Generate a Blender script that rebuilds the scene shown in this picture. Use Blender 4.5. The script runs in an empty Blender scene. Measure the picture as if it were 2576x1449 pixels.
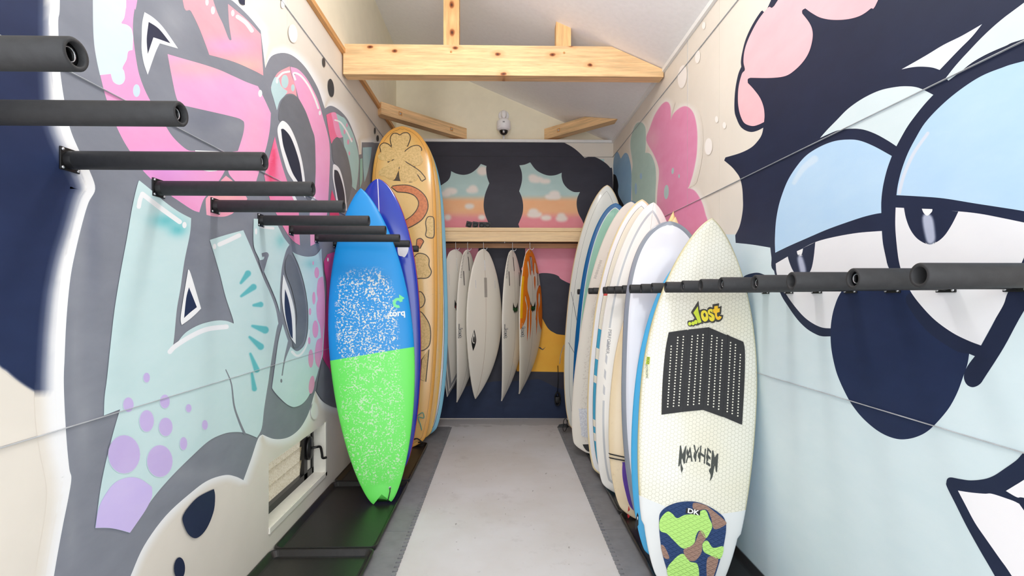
import bpy, bmesh, math, random
import numpy as np
from mathutils import Vector, Matrix
from mathutils.geometry import tessellate_polygon
random.seed(7)
SC = bpy.context.scene
COL = SC.collection

# ------------------------------------------------------------------ camera, world, lights, exposure
FPX, CX, HY = 1260.0, 1288.0, 745.0
YAW = math.atan(26 / FPX)
CS, SN = math.cos(YAW), math.sin(YAW)
EYE = Vector((0, 0, 1.4))
cam = bpy.data.objects.new('camera', bpy.data.cameras.new('camera'))
COL.objects.link(cam)
cam.location = EYE
cam.rotation_euler = (math.pi / 2, 0, -YAW)
cam.data.sensor_width = 36
cam.data.lens = FPX / 2576 * 36
cam.data.shift_y = (HY - 724.5) / 2576
cam.data.clip_start = 0.02
SC.camera = cam

w = bpy.data.worlds.new('World'); SC.world = w; w.use_nodes = True
bg = w.node_tree.nodes['Background']
bg.inputs[0].default_value = (0.90, 0.95, 1.0, 1)
bg.inputs[1].default_value = 1.6
def area(name, loc, rot, sx, sy, power, col=(1, 1, 1)):
    d = bpy.data.lights.new(name, 'AREA'); d.shape = 'RECTANGLE'; d.size = sx; d.size_y = sy
    d.energy = power; d.color = col
    o = bpy.data.objects.new(name, d); COL.objects.link(o); o.location = loc; o.rotation_euler = rot
    return o
R = math.radians
area('doorway_daylight_offscreen', (0, -0.75, 1.75), (R(90), 0, 0), 2.4, 2.6, 56, (0.93, 0.97, 1.0))     # the open front behind the camera
# unseen lamp added for even light; the dome camera's shadow suggests one high up
d_ = bpy.data.lights.new('added_lamp_offscreen', 'POINT'); d_.energy = 50; d_.shadow_soft_size = 0.15; d_.color = (1.0, 0.98, 0.95)
o_ = bpy.data.objects.new('added_lamp_offscreen', d_); COL.objects.link(o_); o_.location = (0.0, 2.3, 3.45)
SC.view_settings.view_transform = 'Standard'
SC.view_settings.look = 'None'
SC.view_settings.gamma = 1
SC.view_settings.use_curve_mapping = False
SC.view_settings.exposure = -0.2
SC.cycles.transparent_max_bounces = 24
SC.cycles.max_bounces = 10
SC.cycles.diffuse_bounces = 6

# ------------------------------------------------------------------ geometry of the place (metres)
XL, XR, YB, YF = -1.24, 1.28, 5.72, -0.7
ZR, SLOPE = 3.18, 0.425                 # ceiling height at the right wall and its rise to the left
ceil_z = lambda x: ZR + SLOPE * (XR - x)

def ray(px, py):
    x = (px - CX) / FPX
    return Vector((x * CS + SN, -x * SN + CS, (HY - py) / FPX))
def on_x(px, py, X):
    d = ray(px, py); return EYE + d * (X / d.x)
def on_y(px, py, Y):
    d = ray(px, py); return EYE + d * (Y / d.y)

# ------------------------------------------------------------------ helpers
def lin(c):
    return tuple(((v / 255) / 12.92 if v / 255 <= 0.04045 else ((v / 255 + 0.055) / 1.055) ** 2.4) for v in c[:3])
def tag(o, label=None, cat=None, group=None, kind=None):
    if label: o['label'] = label
    if cat: o['category'] = cat
    if group: o['group'] = group
    if kind: o['kind'] = kind
    return o
def empty(name, loc=(0, 0, 0)):
    o = bpy.data.objects.new(name, None); COL.objects.link(o); o.location = loc; o.empty_display_size = 0.05
    return o
def mesh_obj(name, verts, faces, mat, parent=None, smooth=False):
    me = bpy.data.meshes.new(name); me.from_pydata([tuple(v) for v in verts], [], faces); me.update()
    return link_mesh(name, me, mat, parent, smooth)
def link_mesh(name, me, mat, parent=None, smooth=False):
    for m in (mat if isinstance(mat, (list, tuple)) else [mat]): me.materials.append(m)
    if smooth: me.polygons.foreach_set('use_smooth', [True] * len(me.polygons))
    o = bpy.data.objects.new(name, me); COL.objects.link(o)
    if parent: o.parent = parent
    return o
def bm_obj(name, bm, mat, parent=None, smooth=False, loc=None):
    me = bpy.data.meshes.new(name); bmesh.ops.recalc_face_normals(bm, faces=bm.faces)
    bm.to_mesh(me); bm.free()
    o = link_mesh(name, me, mat, parent, smooth)
    if loc is not None: o.location = loc
    return o
def bm_box(bm, a, b, bevel=0.0):
    g = bmesh.ops.create_cube(bm, size=1)
    vs = g['verts']
    for v in vs:
        v.co = Vector(((a[0] + b[0]) / 2 + v.co.x * (b[0] - a[0]), (a[1] + b[1]) / 2 + v.co.y * (b[1] - a[1]), (a[2] + b[2]) / 2 + v.co.z * (b[2] - a[2])))
    if bevel:
        es = list({e for v in vs for e in v.link_edges})
        bmesh.ops.bevel(bm, geom=es, offset=bevel, segments=2, affect='EDGES', profile=0.5)
def box(name, a, b, mat, parent=None, bevel=0.0, smooth=False):
    bm = bmesh.new(); bm_box(bm, a, b, bevel); return bm_obj(name, bm, mat, parent, smooth)
def bm_tube(bm, pts, r, seg=10, cap=True, closed=False):
    pts = [Vector(p) for p in pts]; n = len(pts); rings = []
    rr = r if isinstance(r, (list, tuple)) else [r] * n
    ref = None
    for i, p in enumerate(pts):
        if closed: d = (pts[(i + 1) % n] - pts[i - 1])
        else: d = pts[min(i + 1, n - 1)] - pts[max(i - 1, 0)]
        d.normalize()
        if ref is None: ref = Vector((0, 0, 1)) if abs(d.z) < 0.9 else Vector((1, 0, 0))
        u = d.cross(ref).normalized(); v = d.cross(u).normalized(); ref = u.cross(d).normalized() if False else ref
        rings.append([bm.verts.new(p + (u * math.cos(a) + v * math.sin(a)) * rr[i]) for a in (2 * math.pi * k / seg for k in range(seg))])
    for i in range(n if closed else n - 1):
        A, B = rings[i], rings[(i + 1) % n]
        for k in range(seg): bm.faces.new((A[k], A[(k + 1) % seg], B[(k + 1) % seg], B[k]))
    if cap and not closed:
        bm.faces.new(rings[0][::-1]); bm.faces.new(rings[-1])
def sm3(P, n=5):
    P = [Vector(p) for p in P]; out = []
    for i in range(len(P) - 1):
        a, b, c, d = P[max(i - 1, 0)], P[i], P[i + 1], P[min(i + 2, len(P) - 1)]
        for k in range(n):
            t = k / n; out.append(.5 * (2 * b + (c - a) * t + (2 * a - 5 * b + 4 * c - d) * t * t + (3 * b - a - 3 * c + d) * t ** 3))
    return out + [P[-1]]
def tube(name, pts, r, mat, parent=None, seg=10, closed=False):
    bm = bmesh.new(); bm_tube(bm, pts, r, seg, True, closed); return bm_obj(name, bm, mat, parent, True)
def bm_lathe(bm, prof, org, axis, seg=20, cap0=False, cap1=False):
    """prof = [(distance along axis, radius)]"""
    org = Vector(org); ax = Vector(axis).normalized()
    ref = Vector((0, 0, 1)) if abs(ax.z) < 0.9 else Vector((1, 0, 0))
    u = ax.cross(ref).normalized(); v = ax.cross(u).normalized(); rings = []
    for d, r in prof:
        rings.append([bm.verts.new(org + ax * d + (u * math.cos(a) + v * math.sin(a)) * r) for a in (2 * math.pi * k / seg for k in range(seg))])
    for A, B in zip(rings, rings[1:]):
        for k in range(seg): bm.faces.new((A[k], A[(k + 1) % seg], B[(k + 1) % seg], B[k]))
    if cap0: bm.faces.new(rings[0][::-1])
    if cap1: bm.faces.new(rings[-1])
def lathe(name, prof, org, axis, mat, parent=None, seg=20, cap0=False, cap1=False):
    bm = bmesh.new(); bm_lathe(bm, prof, org, axis, seg, cap0, cap1); return bm_obj(name, bm, mat, parent, True)

# ------------------------------------------------------------------ materials
class G:
    def __init__(s, name):
        s.mat = bpy.data.materials.new(name); s.mat.use_nodes = True
        s.nt = s.mat.node_tree; s.b = s.nt.nodes['Principled BSDF']; s.out = s.nt.nodes['Material Output']
        s._c = {}
    def n(s, t): return s.nt.nodes.new(t)
    def l(s, a, b): s.nt.links.new(a, b)
    def put(s, sock, v):
        if isinstance(v, bpy.types.NodeSocket): s.l(v, sock)
        elif isinstance(v, (tuple, list)): sock.default_value = tuple(v) + ((1,) if len(v) == 3 and sock.type == 'RGBA' else ())
        else: sock.default_value = v
    def m(s, op, a, b=0.0, c=None):
        q = s.n('ShaderNodeMath'); q.operation = op; s.put(q.inputs[0], a); s.put(q.inputs[1], b)
        if c is not None: s.put(q.inputs[2], c)
        return q.outputs[0]
    def obj(s):
        if 'o' not in s._c:
            t = s.n('ShaderNodeTexCoord'); p = s.n('ShaderNodeSeparateXYZ'); s.l(t.outputs['Object'], p.inputs[0])
            s._c['o'] = t.outputs['Object']; s._c['xyz'] = p.outputs
        return s._c['o']
    x = property(lambda s: (s.obj(), s._c['xyz'][0])[1])
    y = property(lambda s: (s.obj(), s._c['xyz'][1])[1])
    z = property(lambda s: (s.obj(), s._c['xyz'][2])[1])
    def attr(s, nm, out='Fac'):
        a = s.n('ShaderNodeAttribute'); a.attribute_name = nm; return a.outputs[out]
    def lt(s, a, b): return s.m('LESS_THAN', a, b)
    def gt(s, a, b): return s.m('GREATER_THAN', a, b)
    def mul(s, *v):
        r = v[0]
        for q in v[1:]: r = s.m('MULTIPLY', r, q)
        return r
    def band(s, v, a, b): return s.mul(s.gt(v, a), s.lt(v, b))
    def ramp(s, v, a, b, lo=0.0, hi=1.0):
        q = s.n('ShaderNodeMapRange'); q.clamp = True; s.put(q.inputs[0], v)
        for i, k in enumerate((a, b, lo, hi)): s.put(q.inputs[i + 1], k)
        return q.outputs[0]
    def mix(s, f, a, b, mode='MIX'):
        q = s.n('ShaderNodeMix'); q.data_type = 'RGBA'; q.blend_type = mode
        s.put(q.inputs[0], f); s.put(q.inputs[6], a); s.put(q.inputs[7], b); return q.outputs[2]
    def noise(s, sc, det=3, vec=None, scale3=None, rough=0.55, out=0):
        q = s.n('ShaderNodeTexNoise'); q.inputs['Scale'].default_value = sc; q.inputs['Detail'].default_value = det; q.inputs['Roughness'].default_value = rough
        v = vec or s.obj()
        if scale3:
            mp = s.n('ShaderNodeMapping'); mp.inputs['Scale'].default_value = scale3; s.l(v, mp.inputs[0]); v = mp.outputs[0]
        s.l(v, q.inputs['Vector']); return q.outputs[out]
    def voro(s, sc, scale3=None, feat='F1'):
        q = s.n('ShaderNodeTexVoronoi'); q.feature = feat; q.inputs['Scale'].default_value = sc; v = s.obj()
        if scale3:
            mp = s.n('ShaderNodeMapping'); mp.inputs['Scale'].default_value = scale3; s.l(v, mp.inputs[0]); v = mp.outputs[0]
        s.l(v, q.inputs['Vector']); return q.outputs
    def bump(s, h, st, dist=0.002):
        q = s.n('ShaderNodeBump'); q.inputs['Strength'].default_value = st; q.inputs['Distance'].default_value = dist
        s.l(h, q.inputs['Height']); s.l(q.outputs[0], s.b.inputs['Normal'])
    def done(s, col=None, rough=0.5, metal=0.0, spec=0.5, coat=0.0):
        if col is not None: s.put(s.b.inputs['Base Color'], col)
        s.put(s.b.inputs['Roughness'], rough); s.put(s.b.inputs['Metallic'], metal)
        s.put(s.b.inputs['Specular IOR Level'], spec)
        if coat: s.b.inputs['Coat Weight'].default_value = coat; s.b.inputs['Coat Roughness'].default_value = 0.08
        return s.mat
def plain(name, c, rough=0.5, metal=0.0, var=0.05, sc=25, spec=0.5, coat=0.0, bump=0.0):
    g = G(name); k = g.noise(sc, 4)
    col = g.mix(g.ramp(k, 0.3, 0.7, 0, 1), lin([v * (1 - var) for v in c]), lin([min(255, v * (1 + var)) for v in c]))
    if bump: g.bump(g.noise(sc * 8, 3), bump, 0.001)
    return g.done(col, rough, metal, spec, coat)

def wood(name, c, axis=0, ks=1.0, grain=0.13):
    g = G(name)
    st = [14, 14, 14]; st[axis] = 0.9
    gr = g.noise(3.2, 5, scale3=tuple(st), rough=0.6)
    fine = g.noise(14, 3, scale3=tuple(st))
    col = g.mix(g.ramp(gr, 0.32, 0.68), lin([v * (1 - grain) for v in c]), lin([min(255, v * (1 + grain * .45)) for v in c]))
    col = g.mix(g.mul(g.ramp(fine, 0.5, 0.75), 0.35), col, lin((c[0] * .86, c[1] * .74, c[2] * .6)))
    if ks:
        q = g.n('ShaderNodeTexVoronoi'); q.voronoi_dimensions = '2D'; q.inputs['Scale'].default_value = 1.0
        cb = g.n('ShaderNodeCombineXYZ'); al, ac = (g.x, g.z) if axis == 0 else (g.z, g.x)
        wob = g.mul(g.m('SUBTRACT', g.noise(6, 2), .5), .25)
        g.put(cb.inputs[0], g.m('ADD', g.mul(al, 4.6 * ks), wob)); g.put(cb.inputs[1], g.m('ADD', g.mul(ac, 7.5 * ks), wob)); g.l(cb.outputs[0], q.inputs['Vector']); v = q.outputs
        keep = g.gt(g.m('FRACT', g.mul(v['Color'], 7.31)), 0.55)
        d = v['Distance']
        col = g.mix(g.mul(g.ramp(d, 0.32, 0.1), keep, 0.5), col, lin((214, 150, 96)))
        col = g.mix(g.mul(g.ramp(d, 0.12, 0.07), keep), col, lin((150, 84, 44)))
        col = g.mix(g.mul(g.ramp(d, 0.06, 0.03), keep), col, lin((84, 44, 26)))
    g.bump(gr, 0.15, 0.001)
    return g.done(col, 0.55, 0, 0.35)

M = {}
M['panel'] = plain('siding_panel', (232, 225, 214), 0.55, var=0.012, sc=4, bump=0.12)
M['seam'] = plain('panel_joint', (186, 188, 192), 0.7)
M['seam_dark'] = plain('dark_panel_joint', (58, 58, 62), 0.7)
M['plaster_cream'] = plain('cream_wallpaper', (241, 234, 211), 0.8, var=0.012, sc=8, bump=0.2)
M['ceiling'] = plain('white_ceiling_paper', (248, 248, 249), 0.85, var=0.012, sc=30, bump=0.3)
M['white_trim'] = plain('white_trim_paint', (240, 241, 240), 0.4, var=0.01)
M['fir'] = wood('fir_beam', (240, 202, 152), 0)
M['fir_z'] = wood('fir_post', (232, 186, 130), 2, 0.7)
M['fir_y'] = wood('fir_ledge', (226, 172, 112), 1, 0)
M['maple'] = wood('pale_shelf_wood', (250, 218, 172), 0, 0, 0.07)
M['maple2'] = wood('ledger_wood', (232, 182, 140), 0, 0, 0.07)
g = G('concrete_floor')
k = g.mix(g.ramp(g.noise(1.3, 5), 0.35, 0.7), lin((213, 209, 207)), lin((227, 226, 230)))
k = g.mix(g.mul(g.ramp(g.noise(7, 6, rough=0.72), 0.55, 0.78), g.ramp(g.noise(1.1, 2), .42, .6), 0.5), k, lin((158, 150, 145)))
k = g.mix(g.mul(g.ramp(g.noise(30, 2, scale3=(1, .45, 1)), 0.70, 0.76), 0.6), k, lin((112, 102, 96)))
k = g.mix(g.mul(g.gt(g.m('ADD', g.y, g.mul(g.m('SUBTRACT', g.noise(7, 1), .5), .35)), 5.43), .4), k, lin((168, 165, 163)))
g.bump(g.noise(160, 2), 0.25, 0.001)
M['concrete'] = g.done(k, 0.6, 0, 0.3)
M['mat'] = plain('grey_foam_mat', (132, 132, 136), 0.7, var=0.06, sc=12, bump=0.4)
M['mat_tooth'] = plain('mat_joint_tooth', (132, 138, 156), 0.6, var=0.05)
M['tray'] = plain('black_plastic_tray', (36, 34, 33), 0.33, var=0.12, sc=60, bump=0.25)
M['foam'] = plain('black_pipe_foam', (50, 50, 52), 0.62, var=0.06, sc=50, bump=0.3, spec=0.35)
M['pipe'] = plain('black_steel_pipe', (34, 34, 36), 0.35, 0.7)
M['flange'] = plain('black_steel_flange', (26, 25, 26), 0.4, 0.3)
M['screw'] = plain('steel_screw', (205, 205, 208), 0.3, 0.8)
M['steel'] = plain('bright_steel', (190, 192, 195), 0.25, 0.9)
M['black'] = plain('black_rubber', (22, 22, 24), 0.5)
M['blackgloss'] = plain('black_gloss', (14, 14, 16), 0.1, spec=0.7)
M['win_white'] = plain('window_white', (240, 236, 226), 0.45, var=0.01)
M['win_black'] = plain('window_black_aluminium', (24, 23, 24), 0.35)
M['cam_white'] = plain('camera_white', (244, 243, 246), 0.3, var=0.01)
g = G('frosted_pane')
k = g.noise(90, 4, rough=0.8)
cc = g.mix(g.ramp(k, 0.42, 0.62), lin((252, 246, 228)), lin((196, 184, 150)))
tr = g.n('ShaderNodeBsdfTranslucent'); g.put(tr.inputs[0], cc)
gl = g.n('ShaderNodeBsdfGlossy'); gl.inputs['Roughness'].default_value = 0.25
tp = g.n('ShaderNodeBsdfTransparent')
m1 = g.n('ShaderNodeMixShader'); m1.inputs[0].default_value = 0.45; g.l(tr.outputs[0], m1.inputs[1]); g.l(tp.outputs[0], m1.inputs[2])
m2 = g.n('ShaderNodeMixShader'); m2.inputs[0].default_value = 0.12; g.l(m1.outputs[0], m2.inputs[1]); g.l(gl.outputs[0], m2.inputs[2])
g.l(m2.outputs[0], g.out.inputs[0]); M['pane'] = g.mat
g = G('garden_wall'); M['outside'] = g.done(g.mix(g.ramp(g.noise(6, 4), .35, .7), lin((240, 226, 206)), lin((206, 206, 180))), 0.9)

# mural paint: colour comes from the painted shape itself
g = G('mural_paint')
a_ = g.n('ShaderNodeAttribute'); a_.attribute_name = 'paint'
br = g.noise(5, 5, scale3=(1, 1, 2.2), rough=0.6)
g.bump(g.noise(220, 2), 0.12, 0.001)
M['paint'] = g.done(g.mix(0.10, a_.outputs['Color'], g.mix(g.ramp(br, 0.3, 0.7), (0, 0, 0), (1, 1, 1)), 'SOFT_LIGHT'), 0.5, 0, 0.22)
def flat(c, rough=0.45, spec=0.4):
    key = 'flat_%d_%d_%d_%d' % (*[int(v) for v in c], int(rough * 100))
    if key not in M: M[key] = plain(key.replace('flat', 'print'), c, rough, var=0.02, spec=spec)
    return M[key]

# ------------------------------------------------------------------ curves
def cr(p0, p1, p2, p3, n):
    out = []
    for i in range(n):
        t = i / n
        out.append(tuple(0.5 * ((2 * p1[k]) + (-p0[k] + p2[k]) * t + (2 * p0[k] - 5 * p1[k] + 4 * p2[k] - p3[k]) * t * t + (-p0[k] + 3 * p1[k] - 3 * p2[k] + p3[k]) * t ** 3) for k in (0, 1)))
    return out
def smooth(pts, n=5):
    N = len(pts); cor = [len(p) > 2 and p[2] for p in pts]; P = [tuple(p[:2]) for p in pts]
    if not any(cor):
        out = []
        for i in range(N): out += cr(P[i - 1], P[i], P[(i + 1) % N], P[(i + 2) % N], n)
        return out
    k = cor.index(True); P = P[k:] + P[:k]; cor = cor[k:] + cor[:k]
    P.append(P[0]); cor.append(True); out = []
    for i in range(N):
        a = P[i] if cor[i] else P[i - 1]; d = P[i + 1] if cor[i + 1] else P[i + 2]
        if cor[i] and cor[i + 1]: out.append(P[i])
        else: out += cr(a, P[i], P[i + 1], d, n)
    return out
def smooth_open(P, n=6):
    out = []
    for i in range(len(P) - 1):
        out += cr(P[max(i - 1, 0)], P[i], P[i + 1], P[min(i + 2, len(P) - 1)], n)
    return out + [tuple(P[-1][:2])]
def ell(cx, cy, rx, ry, rot=0, n=24):
    c, s = math.cos(rot), math.sin(rot)
    return [(cx + rx * math.cos(a) * c - ry * math.sin(a) * s, cy + rx * math.cos(a) * s + ry * math.sin(a) * c) for a in (2 * math.pi * i / n for i in range(n))]
def stroke_poly(P, wd, n=6, roundcap=True):
    q = smooth_open(P, n); m = len(q)
    ws = wd if isinstance(wd, (list, tuple)) else (wd, wd)
    L, Rr = [], []
    for i, p in enumerate(q):
        a = q[max(i - 1, 0)]; b = q[min(i + 1, m - 1)]
        dx, dy = b[0] - a[0], b[1] - a[1]; d = math.hypot(dx, dy) or 1
        u = i / (m - 1); hw = (ws[0] * (1 - u) + ws[1] * u) / 2
        nx, ny = -dy / d * hw, dx / d * hw
        L.append((p[0] + nx, p[1] + ny)); Rr.append((p[0] - nx, p[1] - ny))
    def cap(p, a, b, sgn):
        a0 = math.atan2(a[1] - p[1], a[0] - p[0]); r = math.hypot(a[0] - p[0], a[1] - p[1])
        return [(p[0] + r * math.cos(a0 - sgn * math.pi * k / 6), p[1] + r * math.sin(a0 - sgn * math.pi * k / 6)) for k in range(1, 6)]
    return L + (cap(q[-1], L[-1], Rr[-1], 1) if roundcap else []) + Rr[::-1] + (cap(q[0], Rr[0], L[0], 1) if roundcap else [])

def inside(p, P):
    x, y = p; r = False; n = len(P); j = n - 1
    for i in range(n):
        yi, yj = P[i][1], P[j][1]
        if (yi > y) != (yj > y) and x < (P[j][0] - P[i][0]) * (y - yi) / (yj - yi) + P[i][0]: r = not r
        j = i
    return r
class Mural:
    """stack of opaque paint shapes; a sprayed (feathered) edge fades into the paint that lies below it"""
    def __init__(s, mapf, nrm, base):
        s.map = mapf; s.n = Vector(nrm); s.V = []; s.C = []; s.F = []; s.k = 0; s.base = base; s.lay = []
    def _v(s, p, c):
        s.V.append(s.map(*p) + s.n * (0.0004 + s.k * 0.00005)); s.C.append((*lin(c), 1)); return len(s.V) - 1
    def at(s, p):
        acc, wgt = [0, 0, 0], 1.0
        for c, al, rings, bb in reversed(s.lay):
            if not (bb[0] <= p[0] <= bb[1] and bb[2] <= p[1] <= bb[3]): continue
            for P, a in rings:
                if inside(p, P):
                    a *= al
                    for k in range(3): acc[k] += c[k] * a * wgt
                    wgt *= 1 - a
                    break
            if wgt < 0.02: break
        return [acc[k] + s.base[k] * wgt for k in range(3)]
    def poly(s, c, pts, feather=0, raw=False, alpha=1.0, n=5, soft=None):
        """soft = [(x, y, rx, ry, colour, amount)]: sprayed colour changes inside the shape"""
        s.k += 1
        P = pts if raw else smooth(pts, n)
        if feather:
            Q_ = []
            for i in range(len(P)):
                a, b = P[i], P[(i + 1) % len(P)]; m_ = max(1, int(math.hypot(b[0] - a[0], b[1] - a[1]) / 14))
                Q_ += [(a[0] + (b[0] - a[0]) * k / m_, a[1] + (b[1] - a[1]) * k / m_) for k in range(m_)]
            P = Q_
        fill = c
        if alpha < 1:
            b = s.at((sum(p[0] for p in P) / len(P), sum(p[1] for p in P) / len(P)))
            fill = [b[k] * (1 - alpha) + c[k] * alpha for k in range(3)]
        if soft:
            bm = bmesh.new(); bv = [bm.verts.new((p[0], p[1], 0)) for p in P]
            for t_ in tessellate_polygon([[Vector((p[0], p[1], 0)) for p in P]]):
                try: bm.faces.new([bv[q] for q in t_])
                except ValueError: pass
            for it in range(7):
                es = [e for e in bm.edges if e.calc_length() > 16]
                if not es: break
                bmesh.ops.subdivide_edges(bm, edges=es, cuts=1); bmesh.ops.triangulate(bm, faces=bm.faces)
            bm.verts.index_update(); o_ = len(s.V)
            for v in bm.verts:
                k_ = list(fill)
                for x, y, rx, ry, cc, am in soft:
                    d = ((v.co.x - x) / rx) ** 2 + ((v.co.y - y) / ry) ** 2; a_ = am * math.exp(-d)
                    k_ = [k_[q] * (1 - a_) + cc[q] * a_ for q in range(3)]
                s._v((v.co.x, v.co.y), k_)
            for f in bm.faces: s.F.append([o_ + v.index for v in f.verts])
            bm.free(); ids = [s._v(p, fill) for p in P] if feather else []
        else:
            ids = [s._v(p, fill) for p in P]; s.F.append(ids)
        rings = [(P, 1.0)]
        if feather:
            ar = sum(P[i - 1][0] * P[i][1] - P[i][0] * P[i - 1][1] for i in range(len(P)))
            sg = 1 if ar > 0 else -1; N = len(P); prev = ids; nr = []
            for i in range(N):
                a, b = P[i - 1], P[(i + 1) % N]
                dx, dy = b[0] - a[0], b[1] - a[1]; d = math.hypot(dx, dy) or 1
                nr.append((dy / d * sg, -dx / d * sg))
            seg = np.array(P); nxt = np.roll(seg, -1, 0); ev = nxt - seg; el = (ev ** 2).sum(1) + 1e-9
            def dist(q):
                u_ = np.clip((((q - seg) * ev).sum(1)) / el, 0, 1)[:, None]
                return np.sqrt((((seg + ev * u_) - q) ** 2).sum(1).min())
            fs = []
            for i in range(N):
                for k_ in (1, .85, .7, .55, .4, .3, .2, .1, .03):
                    q = np.array([P[i][0] + nr[i][0] * feather * k_, P[i][1] + nr[i][1] * feather * k_])
                    if dist(q) > .93 * feather * k_ or k_ == .03: fs.append(k_); break
            for it in range(2): fs = [min(fs[i], (fs[i - 1] + fs[i] + fs[(i + 1) % N]) / 3 + .12) for i in range(N)]
            nr = [(a[0] * f_, a[1] * f_) for a, f_ in zip(nr, fs)]
            for f, a, am in ((0.25, 0.84, .92), (0.5, 0.5, .67), (0.75, 0.16, .33), (1.0, 0.0, .08)):
                Q = [(P[i][0] + nr[i][0] * feather * f, P[i][1] + nr[i][1] * feather * f) for i in range(N)]
                cur = []
                for q in Q:
                    b = s.at(q); a2 = a * alpha
                    cur.append(s._v(q, [b[k] * (1 - a2) + c[k] * a2 for k in range(3)]))
                for i in range(N):
                    j = (i + 1) % N; s.F.append([prev[i], prev[j], cur[j], cur[i]])
                prev = cur; rings.append((Q, am))
        O = rings[-1][0]; xs_ = [q[0] for q in O]; ys_ = [q[1] for q in O]
        s.lay.append((c, alpha, rings, (min(xs_), max(xs_), min(ys_), max(ys_))))
    def ell(s, c, x, y, rx, ry, rot=0, feather=0, alpha=1.0): s.poly(c, ell(x, y, rx, ry, rot), feather, True, alpha)
    def stroke(s, c, P, wd, feather=0, alpha=1.0): s.poly(c, stroke_poly(P, wd), feather, True, alpha)
    def build(s, name, parent):
        me = bpy.data.meshes.new(name); me.from_pydata([tuple(v) for v in s.V], [], s.F)
        at = me.color_attributes.new('paint', 'FLOAT_COLOR', 'POINT')
        at.data.foreach_set('color', np.array(s.C, dtype=np.float32).ravel()); me.update()
        return link_mesh(name, me, M['paint'], parent)

# ================================================================== THE SETTING
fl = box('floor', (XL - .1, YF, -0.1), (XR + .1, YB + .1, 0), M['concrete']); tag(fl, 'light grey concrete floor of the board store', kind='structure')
WY0, WY1, WZ0, WZ1 = 2.69, 3.535, 0.165, 0.512      # window opening in the left wall
ZS = (0.0, 1.026, 2.042, 3.06)
wl = empty('wall_left', (0, 0, 0)); tag(wl, 'left wall of painted board panels with a pink and aqua graffiti mural', kind='structure')
wr = empty('wall_right', (0, 0, 0)); tag(wr, 'right wall of painted board panels with a cartoon face mural', kind='structure')
wb = empty('wall_back', (0, 0, 0)); tag(wb, 'back wall painted with a dark cloud frame and sunset', kind='structure')
def panel(parent, a, b): return box('panel', a, b, M['panel'], parent)
G0 = 0.0012
zt = 3.28
for z0, z1 in zip(ZS, ZS[1:] + (zt,)):
    if z0 == 0:
        panel(wl, (XL - .1, YF, 0), (XL, WY0, z1 - G0)); panel(wl, (XL - .1, WY1, 0), (XL, YB + .1, z1 - G0))
        panel(wl, (XL - .1, WY0, 0), (XL, WY1, WZ0)); panel(wl, (XL - .1, WY0, WZ1), (XL, WY1, z1 - G0))
    else:
        panel(wl, (XL - .1, YF, z0 + G0), (XL, 2.92, z1 - G0)); panel(wl, (XL - .1, 2.9225, z0 + G0), (XL, YB + .1, z1 - G0))
for z0, z1 in zip((0, 1.017, 2.024, 3.0), (1.017, 2.024, 3.0, ZR + .02)):
    for a, b in ((YF, 0.4), (0.4, 2.92), (2.92, 3.42), (3.42, YB + .1)):
        panel(wr, (XR, a + G0, z0 + G0), (XR + .1, b - G0, z1 - G0))
for z0, z1 in zip((0, 1.0, 2.02, 2.995), (1.0, 2.02, 2.995, 3.155)):
    panel(wb, (XL, YB, z0 + G0), (XR, YB + .08, z1 - G0))
for z in ZS[1:]: box('seam_strip', (XL, YF, z - .0008), (XL + .008, YB, z + .0008), M['seam'], wl)
for z in (1.017, 2.024, 3.0): box('seam_strip', (XR - .008, YF, z - .0008), (XR, YB, z + .0008), M['seam'], wr)
for y in (3.42,): box('seam_strip', (XR - .002, y - .0015, 2.0), (XR, y + .0015, ZR), M['seam'], wr)
for z in (2.995,): box('seam_strip', (XL, YB - .004, z - .0012), (XR, YB, z + .0012), M['seam_dark'], wb)
# upper walls, gable wall, ceiling
XU, YU = -1.215, 5.80
u = box('wall_upper_left', (XU - .12, YF, zt + .035), (XU, YU + .1, ceil_z(XU) + .03), M['plaster_cream']); tag(u, 'cream papered upper wall above the graffiti', kind='structure')
prof = [(XU - .1, 3.15), (XR + .1, 3.15), (XR + .1, ceil_z(XR + .1) + .03), (XU - .1, ceil_z(XU - .1) + .03)]
v = [(x, YU, z) for x, z in prof] + [(x, YU + .1, z) for x, z in prof]
u = mesh_obj('wall_upper_back', v, [(0, 1, 2, 3), (7, 6, 5, 4), (0, 4, 5, 1), (1, 5, 6, 2), (2, 6, 7, 3), (3, 7, 4, 0)], M['plaster_cream']); tag(u, 'cream papered gable above the sunset mural', kind='structure')
xs = (XU - .15, XR + .12)
v = [(x, y, ceil_z(x) + dz) for dz in (0, .1) for x, y in ((xs[0], YF), (xs[1], YF), (xs[1], YU + .1), (xs[0], YU + .1))]
u = mesh_obj('ceiling', v, [(0, 1, 2, 3), (7, 6, 5, 4), (0, 4, 5, 1), (1, 5, 6, 2), (2, 6, 7, 3), (3, 7, 4, 0)], M['ceiling']); tag(u, 'sloping white papered ceiling', kind='structure')
u = box('trim_1', (XL - .02, YF, zt), (XU + .006, YB, zt + .036), M['fir_y']); tag(u, 'orange-brown wooden ledge capping the graffiti wall', kind='structure')
u = box('trim_2', (XR - .022, YF, ZR - .022), (XR + .01, YB, ZR + .02), M['white_trim']); tag(u, 'white cove strip where ceiling meets the right wall', kind='structure')
u = box('trim_3', (XL, YB - .02, 3.155), (XR, YU + .01, 3.188), M['white_trim'], bevel=.004); tag(u, 'white ledge strip above the sunset mural', kind='structure')
u = box('trim_4', (XL, YB + .03, 3.188), (XR, YU + .005, 3.197), M['fir']); tag(u, 'thin wooden batten behind the white ledge strip', kind='structure')

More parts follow.
